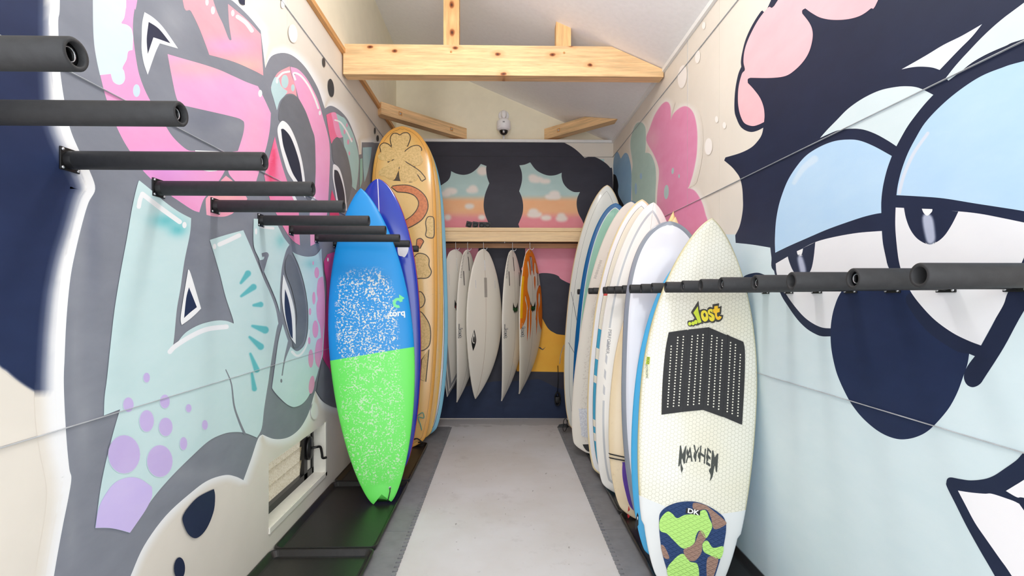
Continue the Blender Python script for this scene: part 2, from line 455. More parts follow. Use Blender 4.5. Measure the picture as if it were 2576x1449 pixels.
# ---- window in the left wall
wn = empty('window_1', (XL, (WY0 + WY1) / 2, WZ0)); tag(wn, 'low louvred window with black frame and crank', kind='structure')
def wbox(name, a, b, mat, par=None, bev=0):
    o = box(name, Vector(a) - wn.location, Vector(b) - wn.location, mat, wn, bev)
    if par: o.parent = par; o.matrix_parent_inverse = Matrix.Identity(4)
    return o
D = 0.13
wbox('window_sill', (XL - D, WY0, WZ0 - .02), (XL + .001, WY1, WZ0 + .004), M['win_white'])
wbox('reveal', (XL - D, WY0, WZ1 - .004), (XL - .001, WY1, WZ1 + .02), M['win_white'])
wbox('reveal', (XL - D, WY1 - .004, WZ0), (XL + .001, WY1 + .02, WZ1), M['win_white'])
wbox('reveal', (XL - D, WY0 - .02, WZ0), (XL - .001, WY0 + .004, WZ1), M['win_white'])
wbox('casing', (XL - .004, WY1, WZ0 - .03), (XL + .008, WY1 + .028, WZ1 + .004), M['win_white'], bev=.002)
wbox('casing', (XL - .004, WY0, WZ0 - .032), (XL + .008, WY1 + .028, WZ0), M['win_white'], bev=.002)
fr = -0.075
for nm, a, b in (('window_frame', (WY0, WZ0), (WY1, WZ0 + .045)), ('window_frame', (WY0, WZ1 - .03), (WY1, WZ1)),
                 ('window_frame', (WY1 - .17, WZ0), (WY1 - .115, WZ1)), ('window_frame', (WY0, WZ0), (WY0 + .03, WZ1)), ('window_frame', (WY1 - .03, WZ0), (WY1, WZ1))):
    wbox(nm, (XL + fr - .03, a[0], a[1]), (XL + fr, b[0], b[1]), M['win_black'])
wbox('side_panel', (XL + fr - .03, WY1 - .12, WZ0), (XL + fr - .012, WY1, WZ1), M['win_white'])
for i in range(3):
    z0 = WZ0 + .045 + i * .09
    v = [Vector((XL + fr - .05 + .0 * i, y, z)) for y, z in ()]
    a, b = Vector((XL + fr - .036, 0, z0)), Vector((XL + fr - .022, 0, z0 + .098))
    t = Vector((.005, 0, -.002))
    vv = [Vector((p.x, y, p.z)) - wn.location for y in (WY0 + .02, WY1 - .16) for p in (a, b, b + t, a + t)]
    mesh_obj('pane', vv, [(0, 1, 2, 3), (7, 6, 5, 4), (0, 4, 5, 1), (1, 5, 6, 2), (2, 6, 7, 3), (3, 7, 4, 0)], M['pane'], wn)
bm = bmesh.new(); bm_lathe(bm, [(0, .055), (.012, .055), (.02, .045), (.022, 0.001)], Vector((XL + fr, WY1 - .095, WZ0 + .2)) - wn.location, (1, 0, 0), 20, True)
for v in bm.verts: v.co.z = (v.co.z - .2) * 1.45 + .2
crk = bm_obj('crank_housing', bm, M['win_black'], wn, True)
c0 = Vector((XL + fr + .02, WY1 - .095, WZ0 + .2)) - wn.location
tube('crank_handle', sm3([c0, c0 + Vector((.03, .01, .004)), c0 + Vector((.045, .04, -.005)), c0 + Vector((.052, .05, -.05)), c0 + Vector((.056, .055, -.085)), c0 + Vector((.075, .075, -.088))]), .0085, M['win_black'], crk)
box('outside_fence', (XL - 1.9, 1.0, -.1), (XL - 1.8, 5.5, 1.8), M['outside']); tag(bpy.data.objects['outside_fence'], 'pale garden fence glimpsed through the louvred window', 'fence')
box('outside_ground', (XL - 1.9, 1.0, -.12), (XL - .1, 5.5, -.1), M['concrete']); tag(bpy.data.objects['outside_ground'], 'ground strip outside the louvred window', kind='structure')

# ================================================================== MURALS (flat paint on the wall panels)
GREY, DGREY, NAVY, WHITE = (135, 139, 150), (116, 119, 127), (36, 48, 82), (247, 248, 250)
AQUA, PINK, SALMON, BEIGE = (206, 231, 233), (247, 172, 212), (251, 168, 180), (232, 225, 214)
mu = Mural(lambda x, y: on_x(x, y, XL), (1, 0, 0), BEIGE)
# left: navy disc with sprayed white glow
mu.poly(NAVY, [(-900, -250, 1), (112, -250, 1), (112, -60), (114, 0), (118, 90), (122, 160), (128, 240), (140, 305), (166, 370), (196, 430), (206, 470), (196, 520), (175, 580), (156, 640), (141, 720), (131, 800), (126, 880), (127, 989, 1), (90, 980), (50, 955), (20, 930), (-10, 905), (-120, 780), (-300, 500), (-600, 200)], feather=10)
mu.poly(WHITE, [(146, -250, 1), (145, 0), (144, 150), (146, 230), (153, 300), (180, 370), (214, 430), (228, 475), (215, 512), (196, 580), (174, 650), (157, 730), (147, 810), (141, 900), (138, 1000), (146, 1100), (168, 1220), (164, 1300), (148, 1400), (130, 1500, 1), (230, 1500, 1), (230, 1200), (230, 800), (300, 480), (240, 300), (230, -250, 1)], feather=52)
SIL = [(146, -250, 1), (150, 0), (146, 50), (147, 100), (150, 170), (160, 245), (175, 320), (197, 375), (225, 430), (239, 475), (222, 510), (207, 560), (190, 630), (178, 690), (170, 760), (165, 830), (162, 900), (160, 950), (161, 1000), (164, 1060), (168, 1120), (174, 1180), (179, 1203), (172, 1250), (158, 1320), (145, 1390), (135, 1449), (126, 1500, 1), (306, 1500, 1),
       (328, 1449), (362, 1373), (417, 1297), (483, 1237), (524, 1208), (566, 1195), (593, 1199), (612, 1208, 1), (631, 1156), (648.6, 1104), (660, 1093, 1), (686, 1103.6), (712, 1103.6), (734.5, 1095), (757, 1074), (776.5, 1038), (788, 999), (793, 983, 1), (805.6, 1004), (822, 1017), (847, 1026), (900, 1030), (960, 980, 1), (980, 700), (975, 400), (937, 358, 1), (910, 358, 1), (909, 388, 1), (903, 389, 1),
       (899.5, 365), (890, 336), (878, 307), (865, 288), (848, 273), (831, 266), (817, 273, 1), (813, 261), (798, 219), (769, 171), (739, 142), (711, 133), (682, 142), (667, 171, 1), (655.6, 77, 1), (625, 40), (585, 2), (545, -30), (480, -250, 1)]
mu.poly(WHITE, SIL, feather=24)
LG, DG_ = (160, 163, 171), (116, 121, 138)
mu.poly(GREY, SIL, soft=[(195, 600, 25, 120, LG, .5), (190, 900, 14, 160, LG, .35), (235, 600, 20, 160, DG_, .5), (210, 1080, 20, 90, LG, .5), (180, 1330, 14, 90, LG, .4), (430, 60, 40, 60, LG, .6), (520, 300, 60, 30, DG_, .5), (590, 320, 30, 20, LG, .4), (480, 1190, 90, 20, LG, .35), (560, 570, 40, 20, LG, .35), (600, 520, 40, 20, DG_, .5), (470, 620, 20, 40, DG_, .4)])
# pink strokes of the first letter
P1 = [(233, -250, 1), (233, 0), (235, 93), (241.5, 145), (253.6, 197), (266, 245), (288, 307), (307, 348), (326, 380), (352, 420), (379.5, 450), (424, 488), (448.5, 505), (483, 527.6), (501, 534, 1), (509, 508), (519, 492), (548, 458), (563, 434), (566, 424, 1), (566, 383, 1), (490, 380, 1), (469, 376), (435, 345), (410.5, 307), (373, 245), (352, 195), (342.5, 152), (335.5, 98.5), (334, 59), (338, 23), (345, 0), (380, -250, 1)]
mu.poly((246, 168, 214), P1, soft=[(420, 430, 90, 50, (230, 158, 226), .9), (250, 120, 30, 200, (244, 170, 214), .5)])
mu.poly((216, 235, 242), [(233, -250, 1), (233, 0), (235, 93), (241.5, 145), (251, 189, 1), (278, 186, 1), (284, 205), (297, 213), (308, 210), (314, 198), (312, 180), (308, 170), (318, 150), (322, 130), (333, 126, 1), (334.5, 92, 1), (330, 72), (318, 62), (305, 58), (312, 45), (316, 20), (317, 0), (317, -250, 1)])
mu.ell((206, 226, 238), 343, 228, 9, 16); mu.ell((206, 226, 238), 345, 308, 6, 5)
P2 = [(421, 136, 1), (462, 148), (510.6, 162), (552, 176), (586.5, 191.5), (621, 207), (648.6, 217, 1), (666, 252), (681, 284.6, 1), (678, 328), (669, 372.6), (657, 407), (652, 429), (643.6, 458, 1), (593, 458, 1), (577, 440), (573, 425, 1), (573, 383, 1), (598, 380, 1), (611, 338), (614, 312), (608, 302), (583, 293), (478, 269, 1), (455, 262), (443, 245), (431, 190)]
mu.poly((247, 172, 214), P2, soft=[(500, 170, 120, 25, (253, 178, 190), .9), (640, 330, 30, 80, (250, 178, 208), .7)])
mu.poly((250, 172, 196), [(568, 442, 1), (588, 458), (612, 485), (622, 500, 1), (616, 508), (588, 534), (579, 540), (563, 545), (538, 544.6), (519, 540.5, 1), (517, 504), (523.5, 493), (552, 458)], soft=[(565, 485, 40, 25, (255, 190, 186), .8)])
P4 = [(440, -250, 1), (459, 0), (479.5, 27.6), (500, 69), (517.5, 114), (526, 138, 1), (586.5, 155), (635, 176), (662, 190, 1), (655.5, 86, 1), (621, 50), (586.5, 20.7), (573, 10, 1), (576, 60), (582, 100, 1), (575, 98), (560, 60), (540, 14), (500, -120, 1)]
mu.poly(SALMON, P4, soft=[(570, 115, 70, 22, (249, 164, 208), .8), (610, 165, 60, 16, (253, 188, 178), .8)])
mu.poly(GREY, [(400, -250, 1), (560, -120), (590, -40), (545, -30), (500, -120)])
mu.stroke(WHITE, [(597, 42), (618, 57), (633, 77)], 10); mu.ell(WHITE, 585, 33, 4, 8); mu.ell(WHITE, 535, 26, 5, 10); mu.ell(WHITE, 520, 5, 4, 9); mu.ell(WHITE, 654, 235, 5, 9)
mu.poly(WHITE, [(490, 378, 1), (552, 381, 1), (547, 400), (545, 430, 1), (521, 431), (500, 420)])
mu.poly(WHITE, [(362.5, 30.5, 1), (385, 44.6), (410.5, 70), (447, 122, 1), (422, 115), (401, 109, 1), (389.5, 134), (370.7, 188, 1), (361, 159.5), (355.4, 127), (355.4, 94), (356.6, 58.6)])
mu.poly((52, 56, 78), [(373, 55, 1), (399, 72.7), (428, 109, 1), (399, 98.5), (385, 94, 1), (370.7, 136, 1), (368, 98)])
# second letter (O)
mu.poly(PINK, [(730, 168, 1), (749, 174), (768.6, 194), (786, 223.5), (801, 256), (813, 298), (822, 330), (828, 360), (829.5, 396.6), (828, 445), (825, 508), (822, 540), (812, 585), (795, 610), (780.5, 619, 1), (779, 560), (779, 534), (788, 495), (793, 442), (793, 396), (791, 348), (783.5, 323), (768.6, 281), (751, 248, 1), (742, 215), (733, 185)])
mu.poly(SALMON, [(728, 167, 1), (705, 178), (693, 190), (683, 215), (681, 222), (688, 250), (696, 278, 1), (703, 255), (718, 238), (735, 236), (746, 243, 1), (742, 215), (733, 190)])
mu.poly((190, 218, 222), [(681, 222), (690, 195), (700, 198), (705, 212), (712, 222), (722, 230), (716, 240), (703, 255), (696, 278, 1), (688, 250)])
mu.ell((190, 218, 222), 716, 205, 9, 17); mu.ell((190, 218, 222), 736, 221, 4.5, 9)
mu.stroke(WHITE, [(697, 197), (710, 184), (727, 180)], 5); mu.ell(WHITE, 696, 204, 3, 6)
mu.stroke(WHITE, [(742, 200), (738, 184), (755, 190), (775, 215), (790, 245), (800, 272)], 5); mu.ell(WHITE, 804, 284, 3, 6)
mu.poly(DGREY, [(751, 248, 1), (768.6, 281), (783.5, 323), (791, 348), (793, 396), (793, 442), (788, 495), (770, 498), (750, 420), (720, 320), (700, 300), (705, 262), (718, 242), (736, 239)])
mu.poly((247, 150, 192), [(690.6, 343, 1), (696.6, 370), (708.7, 416), (722, 457), (735, 490), (747, 508), (751, 535), (752, 580), (754, 617, 1), (739, 608), (724, 591), (710, 568), (699, 546), (686, 522), (677, 498), (668, 462), (664, 442, 1), (672, 412), (680, 384)], soft=[(686, 400, 9, 50, (238, 70, 112), .95), (680, 450, 10, 40, (238, 70, 112), .8)])
mu.poly(WHITE, [(706, 306), (716, 306), (730, 322), (745, 355.6), (757, 396.6), (764, 435), (767, 465), (767, 498, 1), (752, 480), (740, 460), (723, 433), (711, 396.6), (701.5, 358), (697, 325)])
mu.poly((46, 52, 70), [(706, 325, 1), (713.5, 325), (728, 341), (740, 367.6), (752, 406), (758, 440), (761, 465), (763, 490, 1), (750, 460), (735, 435), (721, 396.6), (711, 363)])
mu.poly(WHITE, [(785, 497, 1), (792, 495, 1), (791, 510), (778, 512, 1)]); mu.poly(WHITE, [(733, 492, 1), (741, 494), (748, 508, 1), (742, 510)])
# third letter
mu.poly((245, 120, 160), [(820, 289, 1), (833, 283), (845, 285), (851, 310), (857, 335), (862, 345, 1), (850, 346), (840, 350), (833, 362, 1), (828, 340), (823, 310)])
mu.poly((248, 160, 200), [(833, 284), (845, 286), (851, 310), (857, 335), (862, 345, 1), (850, 346), (842, 330), (836, 300)])
mu.poly((178, 214, 214), [(845, 285, 1), (858, 293), (868, 300), (885, 331), (894.7, 360), (902, 396.6), (900.7, 435), (898, 459), (894.7, 479, 1), (884.5, 469, 1), (882.6, 435), (875, 396.6), (865.7, 370), (862, 345, 1), (857, 335), (851, 310)])
for x, y, r in ((866, 331, 2.5), (875, 357, 2.5), (878, 386, 2), (872, 315, 2), (885, 350, 1.5)): mu.ell((240, 160, 195), x, y, r, r * 2.6)
mu.stroke(WHITE, [(842, 302), (856, 308), (870, 328), (884, 356)], 4)
mu.poly(DGREY, [(833, 362, 1), (840, 350), (850, 346), (865.7, 370), (875, 396.6), (882.6, 435), (884.5, 469), (872, 510), (860, 480), (845, 420), (836, 400)])
mu.poly((240, 84, 124), [(834, 478, 1), (842, 500), (850, 530), (856, 560), (840, 560), (829, 560), (830, 510)])
mu.poly(WHITE, [(836.7, 415, 1), (841.5, 413.5), (853.6, 425.6), (863, 457), (869, 493), (872, 530, 1), (850, 525), (841.5, 479), (836, 445)])
mu.poly((46, 52, 70), [(840, 427, 1), (850, 432), (860, 460), (866, 490), (868, 520, 1), (852, 510), (845, 480), (840, 450)])
mu.poly((163, 202, 216), [(911.6, 371, 1), (934.5, 370, 1), (931, 401), (923.7, 435), (916, 459, 1), (914, 440), (912, 397)])
mu.poly((150, 200, 190), [(905, 400, 1), (911, 398, 1), (911, 450), (904, 475, 1)])
# aqua letters
A1 = [(350, 455, 1), (379.5, 479), (414, 508.6), (448.5, 533), (479, 549, 1), (476, 588), (462, 657), (452, 726), (443, 778), (436.4, 846.7), (432, 878, 1), (445, 860.5), (466, 836), (500, 817), (538, 807), (566, 807), (586.5, 814, 1), (583, 798), (566, 747), (552, 691.5), (538, 643), (526, 603.5, 1), (566, 591), (610.6, 579, 1), (628, 619), (645, 660), (662, 702), (680, 742), (692, 776), (699, 814, 1), (695, 826), (688, 865), (680, 915), (674, 959), (670, 983), (663, 1028.5), (657, 1077), (645, 1101, 1), (614, 1089), (586.5, 1087), (559, 1092), (524, 1109), (483, 1145.6), (431, 1197), (386, 1249), (348, 1304), (324, 1340.6, 1), (293, 1332), (269, 1328.5), (236.7, 1328.5, 1), (241.5, 1294), (248, 1245.7), (255, 1204), (267, 1149), (283, 1087), (299.5, 1030, 1), (290, 1033.5), (259, 1045.6, 1), (260.5, 1001), (267, 950), (276, 864), (286, 778), (300, 691.5), (317.4, 598), (331, 519), (345, 460)]
mu.poly(AQUA, A1, soft=[(415, 555, 36, 18, (96, 196, 204), .75), (445, 578, 22, 16, (96, 196, 204), .8)])
mu.stroke(WHITE, [(347, 520), (350, 503), (356, 488)], 11); mu.stroke(WHITE, [(356, 488), (400, 522), (450, 558)], 12); mu.ell(WHITE, 462, 566, 5.5, 8)
mu.stroke(WHITE, [(550, 615), (575, 604), (600, 592)], 11); mu.ell(WHITE, 538, 620, 4.5, 7)
mu.stroke((246, 248, 252), [(425, 885), (440, 870), (480, 845), (520, 828), (568, 822)], 12)
for a, b, wd in (((604, 712), (622, 688), 12), ((605, 745), (636, 722), 12), ((636, 768), (654, 766), 10), ((633, 820), (665, 830), 15), ((626, 848), (654, 872), 13), ((628, 890), (644, 930), 11), ((632, 940), (638, 978), 9)):
    mu.stroke((60, 176, 186), [a, ((a[0] + b[0]) / 2, (a[1] + b[1]) / 2), b], (2, wd), feather=4, alpha=0.7)
mu.stroke(GREY, [(566, 930), (580, 965), (587, 1020), (600, 1060), (613, 1090)], (2, 6))
mu.poly(WHITE, [(471, 677.7, 1), (478, 690), (503.7, 776, 1), (490, 790), (472.6, 805), (454.7, 817.5, 1), (452, 800), (459, 750)])
mu.poly(NAVY, [(473, 722.6, 1), (493, 772.6, 1), (476, 786), (460.6, 800, 1), (466, 750)])
LIL = (206, 187, 236)
for e in ((366, 950, 7, 11), (320, 1018, 12, 17), (412, 1010, 11, 16), (472, 1027, 6, 9), (513, 1069, 6, 11), (366, 1059, 17, 26), (414, 1074, 16, 22), (459, 1116, 8, 15), (309, 1143, 39, 47), (399, 1160, 31, 39)):
    mu.ell(LIL, *e, feather=2.5)
mu.poly((212, 196, 246), [(236.7, 1328, 1), (243, 1285), (258, 1250), (285, 1215), (320, 1201), (350, 1205), (379, 1225, 1), (379, 1250), (365, 1280), (345, 1310), (324, 1340, 1), (293, 1332), (269, 1328)])
mu.poly(AQUA, [(636, 550, 1), (660, 552), (690, 556, 1), (699.5, 572.6), (712, 597), (726.4, 616, 1), (718, 630), (709, 663.5), (704.6, 696.6), (702, 738), (703, 788, 1), (693.6, 757), (680, 724), (663, 685.6), (649.4, 650), (636, 616)], soft=[(704, 606, 12, 18, (140, 208, 210), .8)])
mu.stroke(WHITE, [(655, 571), (685, 574)], 7); mu.ell(WHITE, 642, 582, 3, 8)
mu.poly(GREY, [(656, 637, 1), (668.7, 634.5), (674, 641.4), (670, 655), (660, 690, 1), (650, 660), (648, 655, 1), (660, 652.5), (662.6, 645.5), (657.7, 646)])
mu.poly(AQUA, [(733.6, 633, 1), (743, 638.6), (760, 644), (776, 645.5), (793, 641.4), (806.7, 625, 1), (808, 647), (811, 683), (815, 738), (816.4, 793), (813.6, 848.5), (811, 890), (807, 904.7), (800.7, 926), (792, 956), (777.5, 991), (766, 1009), (754, 1019), (739, 1024), (729.4, 1022), (718, 1015.7), (703, 1002), (689.7, 987.5), (682, 976, 1), (689, 925), (698, 860), (709, 815, 1), (715.6, 837), (722.5, 857), (729.5, 872), (743, 883), (754, 879), (765, 865), (772, 834.7), (773.6, 793), (771, 754.6), (762.6, 710), (749, 666)], soft=[(780, 664, 16, 12, (140, 208, 210), .7)])
mu.poly(DGREY, [(727, 640), (740, 660), (757, 710), (767, 760), (769, 800), (764, 850), (750, 872), (735, 868), (745, 800), (733, 730), (718, 690), (716, 660)])
mu.poly(WHITE, [(710.7, 690, 1), (718, 710), (729.5, 743.6), (738, 776.7), (741, 810), (742, 866, 1), (729.5, 848.5), (718.4, 815), (710, 776.7), (707, 738)])
mu.poly((46, 50, 82), [(715, 727, 1), (724, 754.6), (731, 793), (733.6, 826), (734.4, 852.6, 1), (726.7, 840), (717, 799), (713.7, 765.6)])
mu.poly(GREY, [(722.5, 857, 1), (730, 870, 1), (716, 905), (709, 945, 1), (706, 945, 1), (712, 905)]); mu.ell(GREY, 705.5, 958, 2.5, 5)
mu.stroke(WHITE, [(733, 885), (745, 895), (758, 888), (770, 865), (776, 830)], (7, 3))
BUB = (238, 168, 206)
for e in ((786, 662, 2, 5), (795, 686, 6, 14), (787.7, 750, 4, 16), (778, 784, 3, 9), (791.5, 828, 7.5, 22), (776, 857, 3, 9), (780, 902, 6.5, 23), (782, 968, 7, 23, 0.12)): mu.ell(BUB, *e)
mu.poly(BUB, [(798, 705), (806, 697), (811, 700), (815, 740), (816, 800), (812, 830), (810, 860), (808, 890), (800.7, 926, 1), (793, 915), (790, 890), (795, 858), (806, 850, 1), (803, 820), (796, 800), (794, 770), (798, 752, 1), (795, 735)])
mu.poly((214, 70, 136), [(813, 657, 1), (820, 645), (835, 635), (960, 600, 1), (960, 950, 1), (847, 948), (825, 925), (815, 910), (810.5, 900, 1), (813, 850), (817, 790), (820, 720), (814, 680, 1)], soft=[(835, 700, 10, 120, (232, 120, 180), .9)])
mu.ell(WHITE, 823, 653, 2, 5)
mu.poly(DGREY, [(808, 905, 1), (825, 925), (847, 948), (960, 955, 1), (960, 1010), (900, 1030), (847, 1026), (822, 1017), (806, 1002), (794, 984, 1)])
# drops and dots on the bare panel
mu.poly((38, 48, 76), [(535, 1230, 1), (538, 1249), (535, 1283.6), (521, 1321.6), (503.7, 1345.7), (486.4, 1354), (469, 1342), (457, 1314.7), (457, 1297), (472.6, 1273), (497, 1249)])
mu.ell((38, 48, 76), 448, 1430, 14, 28)
for e in ((813, 157, 3.5, 12, -.1), (831, 221, 7.5, 23, -.1), (942, 329, 2, 8), (949, 348, 3, 8)): mu.ell((62, 64, 70), *e)
mu.ell(WHITE, 735, 84, 9, 21, -.1, feather=3); mu.ell(WHITE, 709, 10, 3, 9, feather=2)
mu.poly((52, 56, 78), [(590, -40, 1), (614, -40, 1), (613, 13, 1), (600, 5)])
mu.ell((240, 240, 236), 790, 1034, 7, 18, feather=4, alpha=0.6)
mu.build('mural', wl)

# right wall
FACE, HAIR = (216, 233, 239), (33, 42, 68)
mr = Mural(lambda x, y: on_x(x, y, XR), (-1, 0, 0), BEIGE)
mr.poly(FACE, [(1700, 590, 1), (1850, 590), (1940, 600), (2700, 620, 1), (2900, 2100, 1), (2560, 2100, 1), (1700, 1240, 1)])
mr.poly(HAIR, [(1940, 0), (1915, 28), (1893, 62), (1876, 99), (1867, 133.5), (1864, 155), (1865, 168, 1), (1857.5, 186), (1851, 217), (1848, 248), (1848, 279.5), (1853, 298), (1862, 317), (1874.5, 327.6), (1890, 332), (1905.6, 328.5), (1920.5, 321, 1), (1916.5, 338.5), (1907, 354), (1890, 371), (1862, 385), (1825, 396, 1), (1822, 403.7, 1), (1840, 419), (1851, 431.6), (1861, 447), (1867, 471), (1869, 499), (1869, 524), (1865, 552), (1859, 573.6), (1849.7, 592, 1), (1851, 611, 1), (1893, 615.5), (1938, 623, 1), (1941, 648), (1946, 680), (2000, 700), (2120, 740), (2300, 740, 1), (2560, 640), (2800, 500, 1), (3100, -300, 1), (2050, -300, 1)])
mr.poly(HAIR, [(1940, 624, 1), (1943, 651), (1948.6, 686), (1963, 737), (1983, 771), (2005.7, 803), (2028.6, 826), (2051, 840), (2068.6, 846), (2092, 846, 1), (2092, 780, 1), (2100, 700, 1), (1960, 640, 1)])
mr.poly(HAIR, [(1870, 700), (1880, 691), (1903, 686), (1920, 690), (1936, 700), (1930, 722), (1880, 722)])
mr.poly((32, 44, 78), [(2180, 690), (2250, 690), (2310, 720), (2420, 850), (2438.6, 890, 1), (2434, 917), (2423, 949), (2409, 987), (2388.6, 1025), (2361, 1059), (2333.5, 1085), (2306, 1099), (2278, 1105), (2254, 1103.6), (2226.5, 1094), (2199, 1077), (2168, 1049), (2143.6, 1018), (2126, 987), (2109, 949), (2100, 920), (2093, 886), (2090, 857), (2090, 829), (2093, 800), (2100, 771), (2113, 740), (2140, 705)])
mr.poly((32, 40, 66), [(2294, 737), (2320, 771), (2354, 806), (2397, 837), (2437, 857), (2468.6, 869, 1), (2503, 806), (2537, 734), (2576, 650), (2640, 520), (2720, 540), (2640, 690), (2576, 783), (2526, 874), (2480, 946), (2466, 966), (2448.6, 974), (2434, 968.6), (2426, 954), (2427, 937), (2437, 917), (2453, 896, 1), (2438.6, 890, 1), (2400, 880), (2330, 830), (2280, 760)])
LID, EYE_W = (186, 217, 245), (236, 237, 242)
mr.poly(LID, [(1950.6, 635.7, 1), (1949.7, 604.6), (1952, 561), (1958, 524), (1967.7, 490), (1983, 452.5), (2005, 418), (2030, 390), (2064, 368.6), (2101, 354.7), (2138.5, 351), (2166.4, 354.7), (2200.6, 368.6), (2244, 392.5, 1), (2231.6, 427.6), (2222, 468), (2217.6, 505), (2217.6, 536, 1), (2203.7, 538), (2172.6, 545.6), (2126, 561), (2079.5, 578), (2033, 598), (1986, 618.6)])
mr.stroke((214, 230, 246), [(1998, 460), (2020, 425), (2050, 400)], (4, 12), feather=6, alpha=0.7)
mr.poly(EYE_W, [(1952, 663, 1), (1981.7, 645.6), (2017, 626), (2051.5, 609), (2095, 597), (2157, 586), (2219, 581, 1), (2222, 614), (2231.6, 660.5), (2236, 690), (2180, 700), (2140, 708), (2113, 740), (2100, 771), (2093, 800), (2090, 826, 1), (2068.6, 824), (2046, 814), (2023, 797), (2000, 771), (1980, 743), (1963, 714), (1954, 686)])
mr.poly(HAIR, [(1982, 645, 1), (1987, 662), (1996, 682), (2010, 698), (2025, 698), (2040, 680), (2047, 651), (2051.5, 609, 1), (2017, 626)])
mr.poly(WHITE, [(2005, 632, 1), (2020.6, 625, 1), (2018, 638), (2012, 645), (2007, 640)])
mr.poly((205, 212, 235), [(2011, 652), (2016, 650), (2024, 680), (2019, 688)], feather=8, alpha=0.85)
mr.poly(LID, [(2256, 491, 1), (2259.6, 465), (2269, 427.6), (2284, 387), (2303, 350), (2328, 323 - 14), (2368, 270 - 4), (2415, 226.7), (2467.6, 192.5), (2520, 171), (2576, 154), (2800, 100, 1), (2800, 580, 1), (2660, 548), (2576, 531), (2514, 521), (2452, 511.5), (2374.5, 499), (2312, 494)])
mr.stroke((222, 224, 236), [(2263, 485), (2275, 440), (2300, 385), (2335, 335)], (6, 5), feather=3, alpha=0.8)
mr.poly(EYE_W, [(2254, 522, 1), (2275, 523), (2340, 527), (2412, 531.7), (2467.6, 538), (2530, 550), (2576, 559.6), (2606, 566, 1), (2590, 610), (2576, 650), (2537, 734), (2525.7, 766), (2503, 806), (2468.6, 869, 1), (2437, 857), (2397, 837), (2354, 806), (2320, 771), (2294, 737), (2275, 700), (2262.7, 660), (2256.5, 614), (2253, 567)])
mr.poly(HAIR, [(2275, 523, 1), (2280, 549), (2290.6, 576.7), (2306, 598), (2325, 611), (2340, 614), (2359, 608), (2377.6, 592), (2396, 564), (2412, 532, 1), (2343, 526)])
mr.poly((205, 212, 235), [(2326, 548), (2342, 548), (2349, 590), (2347, 606), (2336, 604)], feather=9, alpha=0.85)
mr.poly(WHITE, [(2320, 525, 1), (2346.5, 526, 1), (2345, 533), (2334, 542.5), (2325, 536)])
BROW = (219, 233, 238)
mr.poly(BROW, [(2064, 347, 1), (2079.5, 329), (2104, 304), (2135, 273), (2172.6, 247), (2213, 228), (2250, 219.5), (2281, 217), (2312, 221), (2349, 238.5, 1), (2328, 261), (2303, 292), (2281, 323), (2256, 368, 1), (2234.7, 354), (2203.7, 337), (2172.6, 326), (2141.6, 323.6), (2110.5, 327.6), (2085.7, 337)])
mr.poly((226, 232, 242), [(2269, 174.5, 1), (2328, 141), (2374.5, 113), (2421, 90), (2472, 60.6, 1), (2446, 93), (2415, 124), (2365, 176, 1), (2346.5, 170), (2321.7, 167.7), (2297, 169)])
mr.poly(BROW, [(2380.7, 196, 1), (2405.5, 164.6), (2436.6, 130.4), (2477, 88.5), (2520.4, 49.7), (2576, 7.8), (2800, -160, 1), (2800, 40, 1), (2576, 98.7), (2530, 116), (2483, 136.6), (2446, 158), (2418, 180), (2387, 203, 1)])
ROSE = (252, 192, 201)
mr.poly(ROSE, [(1958, 0), (1933.5, 18.6), (1908.7, 49.7), (1887, 90), (1874.5, 124), (1871, 155), (1874.5, 175.5), (1867, 186), (1859, 217), (1857, 248), (1859, 273), (1865, 295), (1874.5, 310.5), (1893, 317), (1908.7, 313.6), (1922.7, 307, 1), (1924, 289), (1921, 267), (1912, 245), (1896, 223.6), (1882, 208.7, 1), (1882, 199), (1888.5, 195.6, 1), (1940, 196), (1977, 191), (2002, 175), (2023.6, 152), (2037.5, 127), (2045, 96), (2044, 74.5), (2036, 56), (2019, 34, 1), (2019, 26), (2026.7, 21, 1), (2045, 34), (2067, 45), (2098, 50), (2135, 48), (2166, 39), (2191, 21.7), (2210, 0), (2290, -200, 1), (2060, -200, 1)])
mr.poly(HAIR, [(2680, 1050), (2600, 1120), (2576, 1139), (2558, 1158), (2527, 1180), (2502.5, 1196), (2478, 1205), (2444, 1208.5), (2416, 1205), (2394, 1201), (2385, 1204), (2382, 1213), (2383.5, 1225), (2406, 1270), (2433.5, 1325), (2468, 1387), (2504, 1449), (2600, 1620, 1), (2800, 1620, 1), (2800, 1100, 1)])
mr.poly((248, 247, 252), [(2411, 1234, 1), (2444, 1239), (2478, 1242), (2496, 1242), (2530, 1252.7), (2561, 1265), (2576, 1282), (2660, 1400, 1), (2700, 1560, 1), (2640, 1600, 1), (2547, 1449), (2516, 1404.5), (2482, 1356), (2454, 1315), (2430, 1270)])
mr.poly((248, 247, 252), [(2532, 1235, 1), (2554, 1221.6), (2576, 1208), (2640, 1165, 1), (2640, 1270, 1), (2576, 1252), (2560, 1251)])
